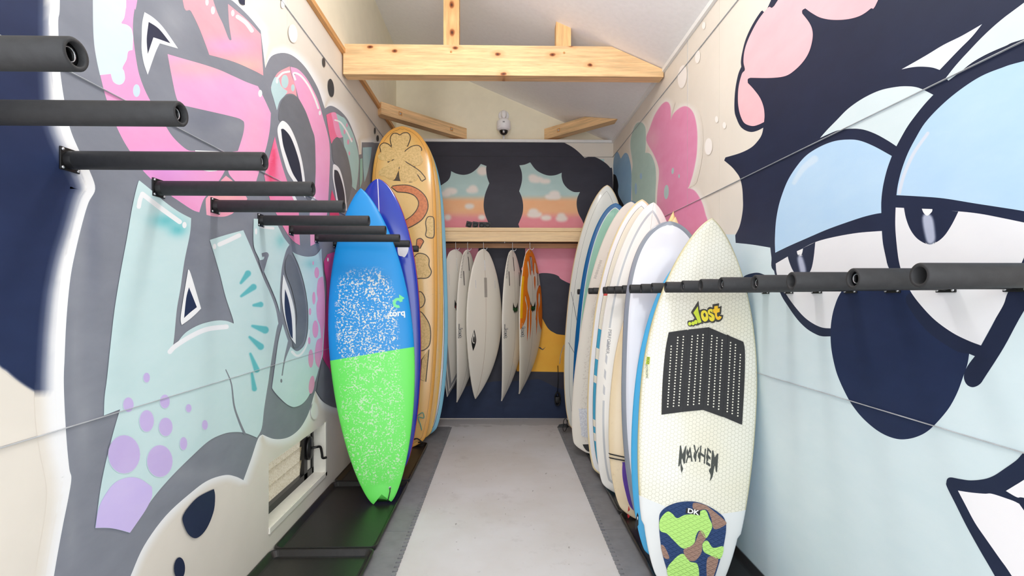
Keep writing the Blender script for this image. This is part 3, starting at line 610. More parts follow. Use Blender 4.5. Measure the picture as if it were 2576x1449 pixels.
# bubbles further back on the right wall
HALO = (243, 239, 234)
PB = [(1628, 352), (1636.6, 323), (1649, 290), (1665.6, 265), (1678, 257.6), (1685.5, 269), (1687.6, 302, 1), (1698.8, 283.6), (1715, 271), (1730, 270), (1744, 285.7), (1752, 319), (1753.4, 356), (1750.5, 397.5), (1742, 439), (1731, 474, 1), (1748.4, 482), (1765, 509), (1775, 542), (1779.5, 559), (1790, 640, 1), (1652, 640, 1), (1655, 500), (1660, 440), (1657, 414), (1645, 385)]
mr.poly(HALO, PB, feather=16)
MB = [(1612, 308.5), (1620, 315), (1624, 331), (1623.4, 385, 1), (1636.6, 389), (1647, 414), (1650, 447), (1648, 497), (1646, 600, 1), (1600, 560), (1590, 450), (1593, 414), (1587, 364), (1593, 331), (1601.5, 312.6)]
mr.poly(HALO, MB, feather=8); mr.poly((178, 206, 199), MB, feather=2)
mr.poly((236, 152, 192), PB, feather=3, soft=[(1640, 350, 14, 30, (240, 190, 206), .7), (1730, 540, 50, 60, (226, 136, 178), .8), (1655, 470, 12, 60, (240, 196, 208), .5)])
mr.poly((138, 180, 216), [(1554, 382), (1562, 399.6, 1), (1572.5, 385), (1581, 391), (1588, 422), (1589, 464), (1588, 505, 1), (1595, 506), (1603.5, 515.5), (1615, 560, 1), (1543, 620, 1), (1543, 440), (1543, 414), (1546, 393)])
mr.poly((24, 26, 32), [(1542.5, 438, 1), (1550, 442), (1556, 465), (1556, 490), (1575, 530), (1580, 600, 1), (1542.5, 600, 1)])
for e in ((1693, 430, 3, 8, .1), (1709, 443, 2, 5), (1677, 483, 6, 18, .05)): mr.ell((186, 212, 212), *e)
for e in ((1613, 443, 3, 8), (1600, 475, 3, 15)): mr.ell((160, 196, 222), *e)
for e in ((1717, 192.5, 10, 28, .1), (1755.5, 143, 5, 15, .1), (1771, 64, 3, 8, .1), (1783, 368.5, 8.5, 20, .05), (1803.5, 300, 3, 7), (1823, 315, 3, 7)): mr.ell((250, 246, 242), *e, feather=2)
mr.build('mural', wr)

# back wall
mb = Mural(lambda x, y: on_y(x, y, YB), (0, -1, 0), BEIGE)
mb.poly((188, 216, 214), [(1030, 400, 1), (1520, 400, 1), (1520, 520, 1), (1030, 520, 1)])
mb.poly((250, 194, 148), [(1000, 507, 1), (1535, 507, 1), (1535, 580, 1), (1000, 580, 1)], feather=18)
mb.poly((240, 154, 166), [(1000, 552, 1), (1535, 552, 1), (1535, 580, 1), (1000, 580, 1)], feather=22)
CL = (243, 235, 228)
for x, y, a, b in ((1134, 481, 20, 9), (1120, 488, 14, 6), (1188, 479, 18, 6), (1190, 473, 9, 6), (1181, 519, 12, 5), (1349, 452, 22, 8), (1340, 446, 10, 6), (1372, 456, 14, 4), (1391, 495, 26, 6), (1395, 487, 14, 6), (1345, 540, 24, 7), (1342, 532, 12, 6), (1374, 548, 14, 5), (1413, 550, 17, 7), (1412, 543, 9, 5), (1126, 547, 7, 6), (1214, 430, 16, 14), (1212, 547, 7, 4)):
    mb.ell(CL, x, y, a * .6, b * .5, feather=9)
INK = (60, 60, 71)
mb.poly(INK, [(990, 352, 1), (1415, 357, 1), (1437.5, 368.7), (1455, 382), (1470.6, 397.4, 1), (1481.6, 395), (1499, 396), (1521, 408.5), (1534.6, 421.7), (1541, 437), (1544, 577, 1), (1474, 577, 1), (1464, 553, 1), (1455, 536.5), (1450.7, 516.7), (1452, 499), (1459, 483, 1), (1444, 483), (1428.6, 474.7), (1417.6, 461.5), (1413, 446), (1413, 434.5, 1), (1397.7, 440.5), (1380, 441.6), (1362.4, 436), (1347, 426), (1333.7, 408.5, 1), (1320.4, 414), (1306.7, 416, 1), (1312.7, 435), (1312.7, 457), (1306, 481, 1), (1312.7, 497), (1316, 516.7), (1314, 538.7), (1304, 564, 1), (1309, 580, 1), (1224, 580, 1), (1228.8, 561, 1), (1220, 538.7), (1216.6, 516.7), (1220, 490), (1231, 461, 1), (1225.5, 446), (1223, 428), (1223.7, 417.7, 1), (1209.6, 412.4, 1), (1199, 425), (1183.5, 436), (1166, 440), (1148, 436.7), (1135, 430.5, 1), (1132.7, 443.8), (1126, 454.8), (1110, 466, 1), (990, 490, 1)])
mb.poly((60, 60, 71), [(985, 580, 1), (1545, 580, 1), (1545, 1052, 1), (985, 1052, 1)])
mb.poly((44, 55, 82), [(985, 985, 1), (1060, 990), (1160, 975), (1240, 960), (1300, 958), (1331.7, 956), (1355, 954), (1378, 964), (1406, 977), (1460, 985), (1545, 985, 1), (1545, 1052, 1), (985, 1052, 1)])
mb.poly((240, 156, 176), [(1322, 580, 1), (1545, 580, 1), (1545, 760, 1), (1424, 709), (1404, 694), (1385, 688), (1363, 687), (1345, 690), (1312, 680), (1320, 655)])
mb.poly((240, 156, 176), [(985, 580, 1), (1208, 580, 1), (1202, 640), (1190, 690), (1150, 730), (1080, 740), (985, 745, 1)])
mb.poly((246, 182, 66), [(1290, 740), (1340, 760), (1361, 795), (1378, 825), (1394, 837), (1411, 842), (1470, 845), (1545, 840, 1), (1545, 938, 1), (1300, 934, 1)])
mb.poly((70, 72, 80), [(1353, 873, 1), (1360, 874), (1365, 878), (1373, 872, 1), (1366, 880), (1360, 878)])
mb.build('mural', wb)
# ================================================================== ROOF TIMBERS
def prism(name, prof, y0, y1, mat, parent=None):
    n = len(prof)
    v = [(x, y0, z) for x, z in prof] + [(x, y1, z) for x, z in prof]
    f = [tuple(range(n))[::-1], tuple(range(n, 2 * n))] + [(i, (i + 1) % n, n + (i + 1) % n, n + i) for i in range(n)]
    return mesh_obj(name, v, f, mat, parent)
BY0, BY1, BZ0, BZ1 = 3.90, 4.005, 3.118, 3.352
xc = XR - (BZ1 + .006 - ZR) / SLOPE
bmx = empty('tie_beam', (0, BY0, BZ0)); tag(bmx, 'long knotty pale timber tie beam spanning wall to wall', 'beam')
o = prism('beam_timber', [(XU - .01, BZ0), (XR - .012, BZ0), (XR - .012, ceil_z(XR) - .004), (xc, BZ1), (XU - .01, BZ1)], BY0, BY1, M['fir'])
o.parent = bmx; o.matrix_parent_inverse = Matrix.Translation(-bmx.location)
for px, py in ((1134.8, 130.5), (1419, 133)):
    p = on_y(px, py, BY0); o = lathe('peg', [(0, .009), (.002, .009), (.002, .001)], p + Vector((0, .0005, 0)), (0, -1, 0), flat((206, 150, 92)), None, 12); o.parent = bmx; o.matrix_parent_inverse = Matrix.Translation(-bmx.location)
tag(prism('roof_post', [(-.452, BZ1 - .002), (-.332, BZ1 - .002), (-.332, ceil_z(-.332) + .01), (-.452, ceil_z(-.452) + .01)], BY0 + .001, BY1, M['fir_z']), 'tall upright timber post rising from tie beam to ceiling', 'post')
tag(prism('roof_post', [(.425, BZ1 - .002), (.541, BZ1 - .002), (.541, ceil_z(.541) + .01), (.425, ceil_z(.425) + .01)], BY0 + .001, BY1, M['fir_z']), 'short upright timber post with slant-cut top under the ceiling', 'post')
def brace(label, a, b, lid):
    root = empty('corner_brace', Vector((*((Vector(a) + Vector(b)) / 2), 3.215))); tag(root, label, 'brace')
    d = Vector(b) - Vector(a); L = d.length; an = math.atan2(d.y, d.x)
    root.rotation_euler = (0, 0, an)
    bm = bmesh.new(); bm_box(bm, (-L / 2, -.052, 0), (L / 2, .052, .122))
    if lid:
        root_m = Matrix.Translation(root.location) @ Matrix.Rotation(an, 4, 'Z'); inv = root_m.inverted()
        pc_ = inv @ Vector((XR, 5.4, ZR - .004)); pn_ = inv.to_3x3() @ Vector((SLOPE, 0, 1)).normalized()
        r_ = bmesh.ops.bisect_plane(bm, geom=bm.verts[:] + bm.edges[:] + bm.faces[:], plane_co=pc_, plane_no=pn_, clear_outer=True)
        bmesh.ops.holes_fill(bm, edges=[e for e in bm.edges if e.is_boundary])
    o = bm_obj('brace_timber', bm, M['fir'], root)
    for x in ((-L * .30,) if lid else (-L * .30, L * .30)):
        for zz in ((.06,)):
            bm = bmesh.new(); bm_box(bm, (x - .022, -.0525, zz - .022), (x + .022, -.05, zz + .022)); pk = bm_obj('bolt_pocket', bm, flat((212, 156, 98)), root)
            bm = bmesh.new(); bm_lathe(bm, [(0, .011), (.003, .011), (.004, .004)], (x, -.0525, zz), (0, -1, 0), 10, False, True); bm_obj('bolt', bm, M['screw'], pk, True)
brace('pale diagonal corner brace bolted between cream wall and sunset gable', (-1.235, 5.05), (-.44, 5.83), 0)
brace('darker diagonal corner brace cut off by the sloping ceiling', (.53, 5.83), (1.27, 5.10), 1)

# ---- dome camera on the gable
cp = on_y(1267, 345, YU)
dc = empty('dome_camera', (cp.x, YU, 3.2)); tag(dc, 'white dome security camera on a wall arm above the sunset mural', 'camera')
X0 = Vector((0, 0, 0))
lathe('wall_plate', [(0, .062), (.012, .062), (.016, .05), (.016, .001)], (0, 0, .285), (0, -1, 0), M['cam_white'], dc, 24)
tube('arm', [(0, 0, .285), (0, -.06, .30), (0, -.10, .285), (0, -.11, .25), (0, -.11, .20)], [.034, .033, .03, .028, .028], M['cam_white'], dc, 16)
bdy = lathe('housing', [(0, .03), (-.012, .052), (-.03, .074), (-.038, .078), (-.095, .08), (-.10, .077), (-.104, .08), (-.118, .078), (-.135, .062), (-.138, .05)], (0, -.11, .215), (0, 0, 1), M['cam_white'], dc, 28, True)
lathe('dome', [(0, .05), (-.02, .047), (-.036, .036), (-.046, .02), (-.049, .002)], (0, -.11, .078), (0, 0, 1), M['blackgloss'], dc, 24)
lathe('lens', [(0, .014), (-.004, .012), (-.005, .001)], (0, -.151, .052), (0, 1, .6), M['screw'], dc, 14)
for zz in (.158, .150):
    bm = bmesh.new(); bm_box(bm, (-.012, -.1915, zz - .002), (.012, -.189, zz + .002)); bm_obj('printed_mark', bm, flat((120, 120, 124)), dc)
tube('conduit', [(0, -.03, .06), (0, -.03, -.005)], .013, M['cam_white'], dc, 12)

# ================================================================== SHELF WITH HANGING BAR
SY = 5.40
zs1 = on_y(1290, 573, SY).z; zs0 = on_y(1290, 582, SY).z; zf0 = on_y(1290, 607.5, SY).z
sh = empty('wall_shelf', (0, YB, zf0)); tag(sh, 'full-width pale wood shelf with deep fascia under the sunset mural', 'shelf')
def child_box(nm, a, b, mat, root, bev=0.0):
    bm = bmesh.new(); bm_box(bm, Vector(a) - root.location, Vector(b) - root.location, bev); return bm_obj(nm, bm, mat, root)
child_box('shelf_board', (XL + .002, SY - .012, zs0), (XR - .002, YB, zs1), M['maple'], sh, .002)
child_box('fascia', (XL + .002, SY, zf0), (XR - .002, SY + .03, zs0), M['maple'], sh, .0015)
zl1 = on_y(1290, 612, YB - .03).z; zl0 = on_y(1290, 624, YB - .03).z
child_box('ledger', (XL + .002, YB - .03, zl0), (XR - .002, YB, zl1 + .03), M['maple2'], sh, .0015)
bar = empty('hanging_bar', (0, SY + .02, zf0 - .012)); tag(bar, 'thin dark steel bar under the wood shelf carrying the hooks', 'bar')
tube('rod', [(XL + .004, 0, 0), (XR - .004, 0, 0)], .006, M['pipe'], bar, 10)
for x in (-1.1, on_y(1269.5, 610, SY).x, 1.1):
    tube('bar_bracket', [(x, 0, .016), (x, 0, -.004)], .009, M['steel'], bar, 10)
# four spare pipe flanges on the shelf
fm = None
for i, px in enumerate((1180, 1196, 1212, 1227)):
    p = on_y(px, 570, SY + .03)
    r = empty('spare_flange', (p.x, SY + .03, zs1)); tag(r, ('strongly tilted black pipe flange at the end of the row on the shelf', 'slightly tilted black pipe flange beside the strongly tilted one', 'black pipe flange between the slightly tilted one and the upright one', 'upright black pipe flange nearest the dark painted column')[i], 'pipe flange', 'spare flanges on the shelf')
    an = (0.22, 0.12, 0.02, 0.0)[i]; h = .036
    bm = bmesh.new(); bm_box(bm, (-.0325, .0, -.0325), (.0325, .005, .0325), .002)
    o = bm_obj('flange_plate', bm, M['flange'], r); o.rotation_euler = (0, an, 0); o.location = (0, 0, h + .003 + abs(an) * .03 - .006)
    bm = bmesh.new(); bm_lathe(bm, [(0, .026), (.022, .024), (.022, .017), (.0, .016), (-.003, .001)], (0, 0, 0), (0, -1, 0), 20)
    s_ = bm_obj('socket', bm, M['blackgloss'], r, True); s_.location = o.location
    for sx in (-1, 1):
        for sz in (-1, 1):
            bm = bmesh.new(); bm_lathe(bm, [(0, .004), (.001, .004), (.0012, .001)], (sx * .025, 0, sz * .025), (0, -1, 0), 8); q = bm_obj('screw_hole', bm, flat((70, 70, 72)), o)

# ================================================================== RACK ARMS (foam covered pipes)
def arm_proto(L, wallsign, ring):
    """arm along +x from the wall, base at origin"""
    r = empty('rack_arm')
    bm = bmesh.new(); bm_box(bm, (0, -.0325, -.0325), (.005, .0325, .0325), .0015); pl = bm_obj('flange_plate', bm, M['flange'], r)
    for sy in (-1, 1):
        for sz in (-1, 1):
            bm = bmesh.new(); bm_lathe(bm, [(0, .0045), (.002, .0045), (.0035, .003), (.004, .0005)], (.005, sy * .0255, sz * .0255), (1, 0, 0), 8); bm_obj('screw', bm, M['screw'], pl, True)
    bm = bmesh.new(); bm_lathe(bm, [(.004, .027), (.02, .025), (.026, .022)], (0, 0, 0), (1, 0, 0), 20); bm_obj('collar', bm, M['flange'], r, True)
    ro, ri = .0262, .0185
    bm = bmesh.new(); bm_lathe(bm, [(.022, ro - .004), (.024, ro), (L - .002, ro), (L, ro - .0015), (L, ri + .001), (L - .001, ri), (L - ring, ri)], (0, 0, 0), (1, 0, 0), 28); bm_obj('foam_sleeve', bm, M['foam'], r, True)
    bm = bmesh.new(); bm_lathe(bm, [(L - ring - .03, ri), (L - ring, ri - .001), (L - ring, .0105), (L - ring - .006, .0095), (L - ring - .012, .0105), (L - ring - .018, .0095), (L - ring - .03, .0095), (L - ring - .03, .0005)], (0, 0, 0), (1, 0, 0), 20); bm_obj('pipe_end', bm, M['pipe'], r, True)
    bm = bmesh.new(); bm_lathe(bm, [(L - ring + .0005, .0125), (L - ring + .002, .0115), (L - ring + .0005, .0105)], (0, 0, 0), (1, 0, 0), 18); bm_obj('thread_rim', bm, M['steel'], r, True)
    return r
def copy_tree(o, parent=None):
    c = o.copy(); COL.objects.link(c); c.parent = parent
    if parent is not None: c.matrix_parent_inverse = o.matrix_parent_inverse
    for ch in list(o.children): copy_tree(ch, c)
    return c
ORD = ['first', 'second', 'third', 'fourth', 'fifth', 'sixth', 'seventh', 'eighth', 'ninth', 'tenth', 'eleventh']
LARM = [.82, 1.084, 1.46, 1.832, 2.189, 2.599, 2.971, 3.374, 3.736, 4.13]
pa = arm_proto(.555, 1, .012)
for i, y in enumerate(LARM):
    a = pa if i == 0 else copy_tree(pa)
    a.location = (XL + (.001 if True else 0), y, 1.789)
    lab = ('%s foam-covered rack pipe before the blue and green board on the graffiti wall' % ORD[7 - i]) if i < 8 else ('foam-covered rack pipe between the wax-speckled board and the royal blue board' if i == 8 else 'foam-covered rack pipe between the royal blue board and the clover pad longboard')
    tag(a, lab, 'rack arm', 'rack arms on the graffiti wall')
RPX = [2313, 2146, 1991, 1899, 1814, 1763, 1717, 1675, 1640, 1613, 1585, 1566, 1546, 1527, 1518, 1492, 1481, 1453]
RARM = [1.02 + .197 * k for k in range(8)] + [2.61, 2.80, 2.972, 3.16, 3.445, 3.52, 3.722, 4.08, 4.20, 4.94]
BETW = ['just behind the honeycomb board', 'just before the sky blue board', 'between the sky blue and lavender-white boards', 'between the lavender-white and tan cream boards', 'just behind the pale yellow board', 'just before the performer board', 'with a red tag just before the turquoise-striped board', 'just behind the turquoise-striped board', 'just before the beige waxed board', 'before the tall off-white board']
for i, (px, y) in enumerate(zip(RPX, RARM)):
    L_ = XR - on_y(px, 700, y).x
    a = arm_proto(L_, -1, .05 if i in (0, 2, 5, 11) else .010)
    a.location = (XR - .001, y, 1.443); a.rotation_euler = (0, 0, math.pi)
    if i == 14:
        bm = bmesh.new(); bm_box(bm, (L_ - .05, -.012, -.04), (L_ - .004, .012, -.022), .003); bm_obj('red_tag', bm, flat((238, 92, 88)), a)
    lab = ('%s foam-covered rack pipe before the honeycomb board on the cartoon face wall' % ORD[7 - i]) if i < 8 else 'foam-covered rack pipe ' + BETW[i - 8]
    tag(a, lab, 'rack arm', 'rack arms on the cartoon face wall')

# ================================================================== FLOOR MATS AND DRIP TRAYS
def mats(x_in, x_out, sgn):
    L = .593; n = 9; y = 5.345
    for i in range(n):
        y1, y0 = y - i * L, y - (i + 1) * L
        r = empty('foam_mat', ((x_in + x_out) / 2, y0, 0)); side = 'graffiti' if sgn > 0 else 'cartoon face'
        tag(r, '%s grey interlocking foam mat from the back wall along the %s wall' % (ORD[i], side), 'floor mat', 'foam mats along the %s wall' % side)
        T = 14; st = L / T; P = [(x_out, y0 + .001), (x_out, y1 - .001)]
        ed = []
        for k in range(T):                       # dovetail teeth pointing into the aisle
            a = y1 - k * st; d = .022 * sgn
            ed += [(x_in - d, a - st * .08), (x_in - d, a - st * .38), (x_in + d * .0, a - st * .30), (x_in, a - st * .30), (x_in, a - st * .98)] if False else [(x_in - d, a - st * .05), (x_in - d, a - st * .45), (x_in, a - st * .38), (x_in, a - st * .98)]
        P += ed
        n_ = len(P); V = [(px - r.location.x, py - y0, z) for z in (0.001, .011) for px, py in P]
        mesh_obj('mat_body', V, [tuple(range(n_)), tuple(range(n_, 2 * n_))[::-1]] + [(k, (k + 1) % n_, n_ + (k + 1) % n_, n_ + k) for k in range(n_)], M['mat'], r)
mats(-.53, XL + .002, 1)
mats(.592, XR - .002, -1)
def tray(x0, x1, y0, y1, label, group):
    r = empty('drip_tray', ((x0 + x1) / 2, (y0 + y1) / 2, .0115)); tag(r, label, 'tray', group)
    hx, hy = (x1 - x0) / 2, (y1 - y0) / 2
    def rr(ix, rad, z):
        out = []
        for cx, cy, a0 in ((hx - ix - rad, hy - ix - rad, 0), (-(hx - ix - rad), hy - ix - rad, 90), (-(hx - ix - rad), -(hy - ix - rad), 180), (hx - ix - rad, -(hy - ix - rad), 270)):
            for k in range(6): a = R(a0 + 18 * k); out.append((cx + rad * math.cos(a), cy + rad * math.sin(a), z))
        return out
    rings = [rr(.012, .03, 0), rr(0.0, .04, .026), rr(.0, .04, .031), rr(.006, .036, .033), rr(.012, .032, .03), rr(.03, .022, .005), rr(.04, .02, .003)]
    V = [p for q in rings for p in q]; n = 24; F = []
    for k in range(len(rings) - 1):
        for i in range(n): F.append((k * n + i, k * n + (i + 1) % n, (k + 1) * n + (i + 1) % n, (k + 1) * n + i))
    F.append(tuple(range((len(rings) - 1) * n, len(rings) * n)))
    o = mesh_obj('tray_shell', V, F, M['tray'], r); F2 = tuple(range(n))
    return r
gl_ = 'drip trays along the graffiti wall'
tray(XL + .004, -.68, 1.745, 2.715, 'empty black plastic tray next in line before the louvred window', gl_)
tray(XL + .004, -.68, 2.722, 3.70, 'black plastic tray under the blue and green board', gl_)
tray(XL + .004, -.68, 3.706, 4.67, 'black plastic tray under the royal blue and yellow longboards', gl_)
gr_ = 'drip trays along the cartoon face wall'
tray(.735, XR - .004, 2.16, 3.13, 'black plastic tray under the honeycomb and sky blue boards', gr_)
tray(.735, XR - .004, 3.136, 4.10, 'black plastic tray under the cream and performer boards', gr_)
tray(.735, XR - .004, 4.106, 4.985, 'black plastic tray under the mint green board', gr_)
# ================================================================== SURFBOARDS
class Board:
    def __init__(s, name, label, tail, nose, W, mat, face=(-.2, -1, 0), H=.032, tc=.5, nose_p=(2.0, .8), tail_p=(2.0, .6, .3), rn=.07, rt=.03, notch=0.0, group=None, N=2.5, wing=0, rest=None):
        s.W, s.H, s.tc, s.np, s.tp, s.rn, s.rt, s.notch, s.N, s.wing = W, H, tc, nose_p, tail_p, rn, rt, notch, N, wing
        tail, nose = Vector(tail), Vector(nose)
        y = (nose - tail).normalized(); f = Vector(face); z = (f - y * f.dot(y)).normalized()
        nose = nose - z * rn; tail = tail - z * rt
        y = (nose - tail).normalized(); z = (f - y * f.dot(y)).normalized(); x = y.cross(z)
        s.L = (nose - tail).length
        s.mat = Matrix(((x.x, y.x, z.x, tail.x), (x.y, y.y, z.y, tail.y), (x.z, y.z, z.z, tail.z), (0, 0, 0, 1)))
        s.inv = s.mat.inverted()
        s.root = empty(name); s.root.matrix_world = s.mat; tag(s.root, label, 'surfboard', group)
        s.hull(mat)
        if rest is not None:                     # stand the lowest point of the tail on its support
            dz = rest - min((s.mat @ v.co).z for v in s.body.data.vertices)
            xx = [(s.mat @ v.co).x for v in s.body.data.vertices]
            dx = min(0, XR - .009 - max(xx)) + max(0, XL + .012 - min(xx))      # lean on the wall, not through it
            s.mat = Matrix.Translation((dx, 0, dz)) @ s.mat; s.inv = s.mat.inverted(); s.root.matrix_world = s.mat
    def w(s, t):
        if t >= s.tc:
            u = (t - s.tc) / (1 - s.tc); return max(s.W * max(0, 1 - u ** s.np[0]) ** s.np[1], .001)
        u = (s.tc - t) / s.tc; tw = s.tp[2]
        v = s.W * (tw + (1 - tw) * max(0, 1 - u ** s.tp[0]) ** s.tp[1])
        e = min(1, t / .03)
        if tw > .05 and not s.notch: v *= (1 - (1 - e) ** 2.5 * .55)
        if s.wing and t < s.wing: v *= .955
        return max(v, .001)
    def h(s, t):
        return s.H * max(.22, (1 - abs(2 * t - 1) ** 3.2)) ** .75
    def rock(s, t): return s.rn * max(0, (t - .45) / .55) ** 2.3 + s.rt * max(0, (.4 - t) / .4) ** 2
    def zs(s, x, y, side=1):
        t = min(1, max(0, y / s.L)); la = min(.995, abs(x) / s.w(t))
        q = s.h(t) * max(0, 1 - la ** s.N) ** (1 / s.N)
        return s.rock(t) + (q if side > 0 else -q * .8)
    def hull(s, mat):
        NS, K = 90, 48; V = []; F = []; lat = []
        ts = [.5 - .5 * math.cos(math.pi * i / (NS - 1)) for i in range(NS)]
        for t in ts:
            w_, h_ = s.w(t), s.h(t); rk = s.rock(t)
            for k in range(K):
                a = 2 * math.pi * k / K; c, si = math.cos(a), math.sin(a)
                lx = math.copysign(abs(c) ** (2 / s.N), c); lz = math.copysign(abs(si) ** (2 / s.N), si)
                y = t * s.L
                if s.notch and t < .3: y += s.notch * (1 - abs(lx)) * (1 - t / .3) ** 1.5
                V.append((lx * w_, y, rk + lz * h_ * (1 if si > 0 else .8))); lat.append(lx)
        for i in range(NS - 1):
            for k in range(K): F.append((i * K + k, i * K + (k + 1) % K, (i + 1) * K + (k + 1) % K, (i + 1) * K + k))
        F.append(tuple(range(K))[::-1]); F.append(tuple(range((NS - 1) * K, NS * K)))
        oy = np.array([t * s.L for t in np.linspace(0, 1, 400)]); ow = np.array([s.w(t) for t in np.linspace(0, 1, 400)])
        VA = np.array(V); ed = np.empty(len(V))
        for i, (vx, vy, vz) in enumerate(V): ed[i] = math.sqrt(((ow - abs(vx)) ** 2 + (oy - vy) ** 2).min())
        lat = [1 - e / .285 for e in ed]      # 1 at the outline, falling by true distance inwards
        o = mesh_obj('hull', V, F, mat, s.root, True)
        at = o.data.attributes.new('lat', 'FLOAT', 'POINT'); at.data.foreach_set('value', lat)
        bm = bmesh.new(); bm.from_mesh(o.data); bmesh.ops.recalc_face_normals(bm, faces=bm.faces); bm.to_mesh(o.data); bm.free()
        s.body = o
    def px(s, px, py, side=1):
        o = s.inv @ EYE; d = s.inv.to_3x3() @ ray(px, py); z = 0
        for it in range(6):
            p = o + d * ((z - o.z) / d.z); z = s.zs(p.x, p.y, side)
        return (p.x, p.y)
    def pxs(s, pts, side=1): return [s.px(*p[:2], side) for p in pts]
    def drape(s, name, P, mat, off=.0012, th=0.0, side=1, parent=None, maxlen=.05, faces=None, kind=None):
        """flat shape(s) in board coordinates laid on the deck (side 1) or bottom (side -1)"""
        bm = bmesh.new()
        polys = faces if faces is not None else [P]
        for Q in polys:
            vs = [bm.verts.new((p[0], p[1], 0)) for p in Q]
            for t_ in tessellate_polygon([[Vector((p[0], p[1], 0)) for p in Q]]):
                try: bm.faces.new([vs[q] for q in t_])
                except ValueError: pass
        for it in range(5):
            es = [e for e in bm.edges if e.calc_length() > maxlen]
            if not es: break
            bmesh.ops.subdivide_edges(bm, edges=es, cuts=1); bmesh.ops.triangulate(bm, faces=bm.faces)
        if th:
            be = [e for e in bm.edges if e.is_boundary]
            r = bmesh.ops.extrude_edge_only(bm, edges=be); low = {v for v in r['geom'] if isinstance(v, bmesh.types.BMVert)}
        else: low = set()
        for v in bm.verts: v.co.z = s.zs(v.co.x, v.co.y, side) + side * (off - .002 if v in low else off + th)
        if th: bmesh.ops.recalc_face_normals(bm, faces=bm.faces)
        me = bpy.data.meshes.new(name); bm.to_mesh(me); bm.free()
        o = link_mesh(name, me, mat, parent or s.root)
        if kind: o['kind'] = kind
        return o
    def text(s, name, txt, org, up, size, mat, off=.0014, side=1, xs=1.0, outline=0.0, shear=0.0, arc=None, parent=None):
        cu = bpy.data.curves.new('t', 'FONT'); cu.body = txt; cu.size = 1; cu.align_x = 'CENTER'; cu.align_y = 'CENTER'; cu.offset = outline; cu.shear = shear; cu.resolution_u = 3
        ob = bpy.data.objects.new('t', cu); COL.objects.link(ob); bpy.context.view_layer.update()
        me = ob.evaluated_get(bpy.context.evaluated_depsgraph_get()).to_mesh()
        V = [v.co.copy() for v in me.vertices]; Fc = [tuple(p.vertices) for p in me.polygons]
        bpy.data.objects.remove(ob)
        up = Vector((*up, 0)).normalized(); rt = Vector((up.y, -up.x, 0)) * (1 if side > 0 else -1)
        out = []
        for v in V:
            x, y = v.x * xs * size, v.y * size
            p = Vector((*org, 0)) + rt * x + up * (y + (arc(v.x, v.y) * size if arc else 0))
            out.append((p.x, p.y, s.zs(p.x, p.y, side) + side * off))
        return mesh_obj(name, out, Fc, mat, parent or s.root)
    def pt(s, x, y, side=1, off=0): return Vector((x, y, s.zs(x, y, side) + side * off))
    def line(s, name, P, wd, mat, off=.0012, side=1, parent=None, n=6): return s.drape(name, stroke_poly(P, wd, n), mat, off, 0, side, parent, .06)
    def fin(s, x, y, hgt, mat, side=-1, lean=.0):
        V = []; base = .11
        prof = [(0, 0), (base, 0), (base * .8, .35), (base * .45, .75), (-base * .1, 1.0), (-base * .25, .98), (-base * .05, .6), (0, .25)]
        for dx in (-.004, .004):
            for a, b in prof:
                V.append((x + dx * (1 - b * .7) + lean * b * hgt, y + a, s.zs(x, y, side) + side * (b * hgt - .004)))
        n = len(prof)
        mesh_obj('fin', V, [tuple(range(n)), tuple(range(n, 2 * n))[::-1]] + [(i, (i + 1) % n, n + (i + 1) % n, n + i) for i in range(n)], mat, s.root)

def bmat(name, fn, rough=0.22, coat=0.25):
    g = G(name); c = fn(g); return g.done(c, rough, 0, 0.5, coat)
ABS = lambda g, v: g.m('ABSOLUTE', v)
def wax(g, col, wcol, region, lo=.5, sc=70, amt=.9):
    n1 = g.noise(sc, 2, rough=0.6); n2 = g.noise(sc * .22, 2)
    m = g.mul(g.ramp(g.m('ADD', n1, g.mul(g.m('SUBTRACT', n2, .5), .35)), lo, lo + .06), region, amt)
    return g.mix(m, col, wcol)
def dirt(g, col, amt=.3, c=(150, 128, 100), sc=45, reg=1.0):
    m = g.mul(g.ramp(g.noise(sc, 5, rough=.75), .56, .72), g.ramp(g.noise(4, 2), .42, .6), amt, reg); return g.mix(m, col, lin(c))
def railmix(g, col, rail, w0=.86): return g.mix(g.gt(ABS(g, g.attr('lat')), w0), col, rail)
def pin(g, col, c, a, b): return g.mix(g.band(ABS(g, g.attr('lat')), a, b), col, c)
def stringer(g, col, c, wd=.002): return g.mix(g.lt(ABS(g, g.x), wd), col, c)

# ---------------------------------------------------------------- boards along the graffiti wall
# blue and green soft board
def f(g):
    split = g.gt(g.m('SUBTRACT', g.y, g.mul(g.x, .07)), .995)
    c = g.mix(split, lin((112, 240, 100)), lin((4, 146, 222)))
    e = g.m('ADD', g.m('POWER', g.m('DIVIDE', ABS(g, g.m('SUBTRACT', g.x, -.02)), .215), 4.0), g.m('POWER', g.m('DIVIDE', ABS(g, g.m('SUBTRACT', g.y, .86)), .74), 6.0))
    reg = g.ramp(e, 1.05, .55)
    c = wax(g, c, lin((236, 236, 222)), g.mul(reg, split), .535, 75)
    c = wax(g, c, lin((214, 236, 204)), g.mul(reg, g.m('SUBTRACT', 1.0, split)), .555, 85, .8)
    return c
t1 = on_y(962, 1268, 3.36); n1 = on_y(908, 474, 3.60)
B = Board('surfboard', 'bright blue and lime green swallow-tail board speckled with wax', (t1.x, t1.y, .022), n1, .287, bmat('blue_green_softboard', f, .38, 0), face=(.16, -1, .05), H=.04, tc=.5, nose_p=(2.0, .74), tail_p=(1.9, .72, .2), rn=.05, rt=.02, notch=.06, rest=.0148)
q = B.px(1001, 762); Lm = flat((124, 232, 160))
ring = [(q[0] + .036 * math.cos(a), q[1] + .036 * math.sin(a)) for a in (R(15 + 14.5 * k) for k in range(20))]
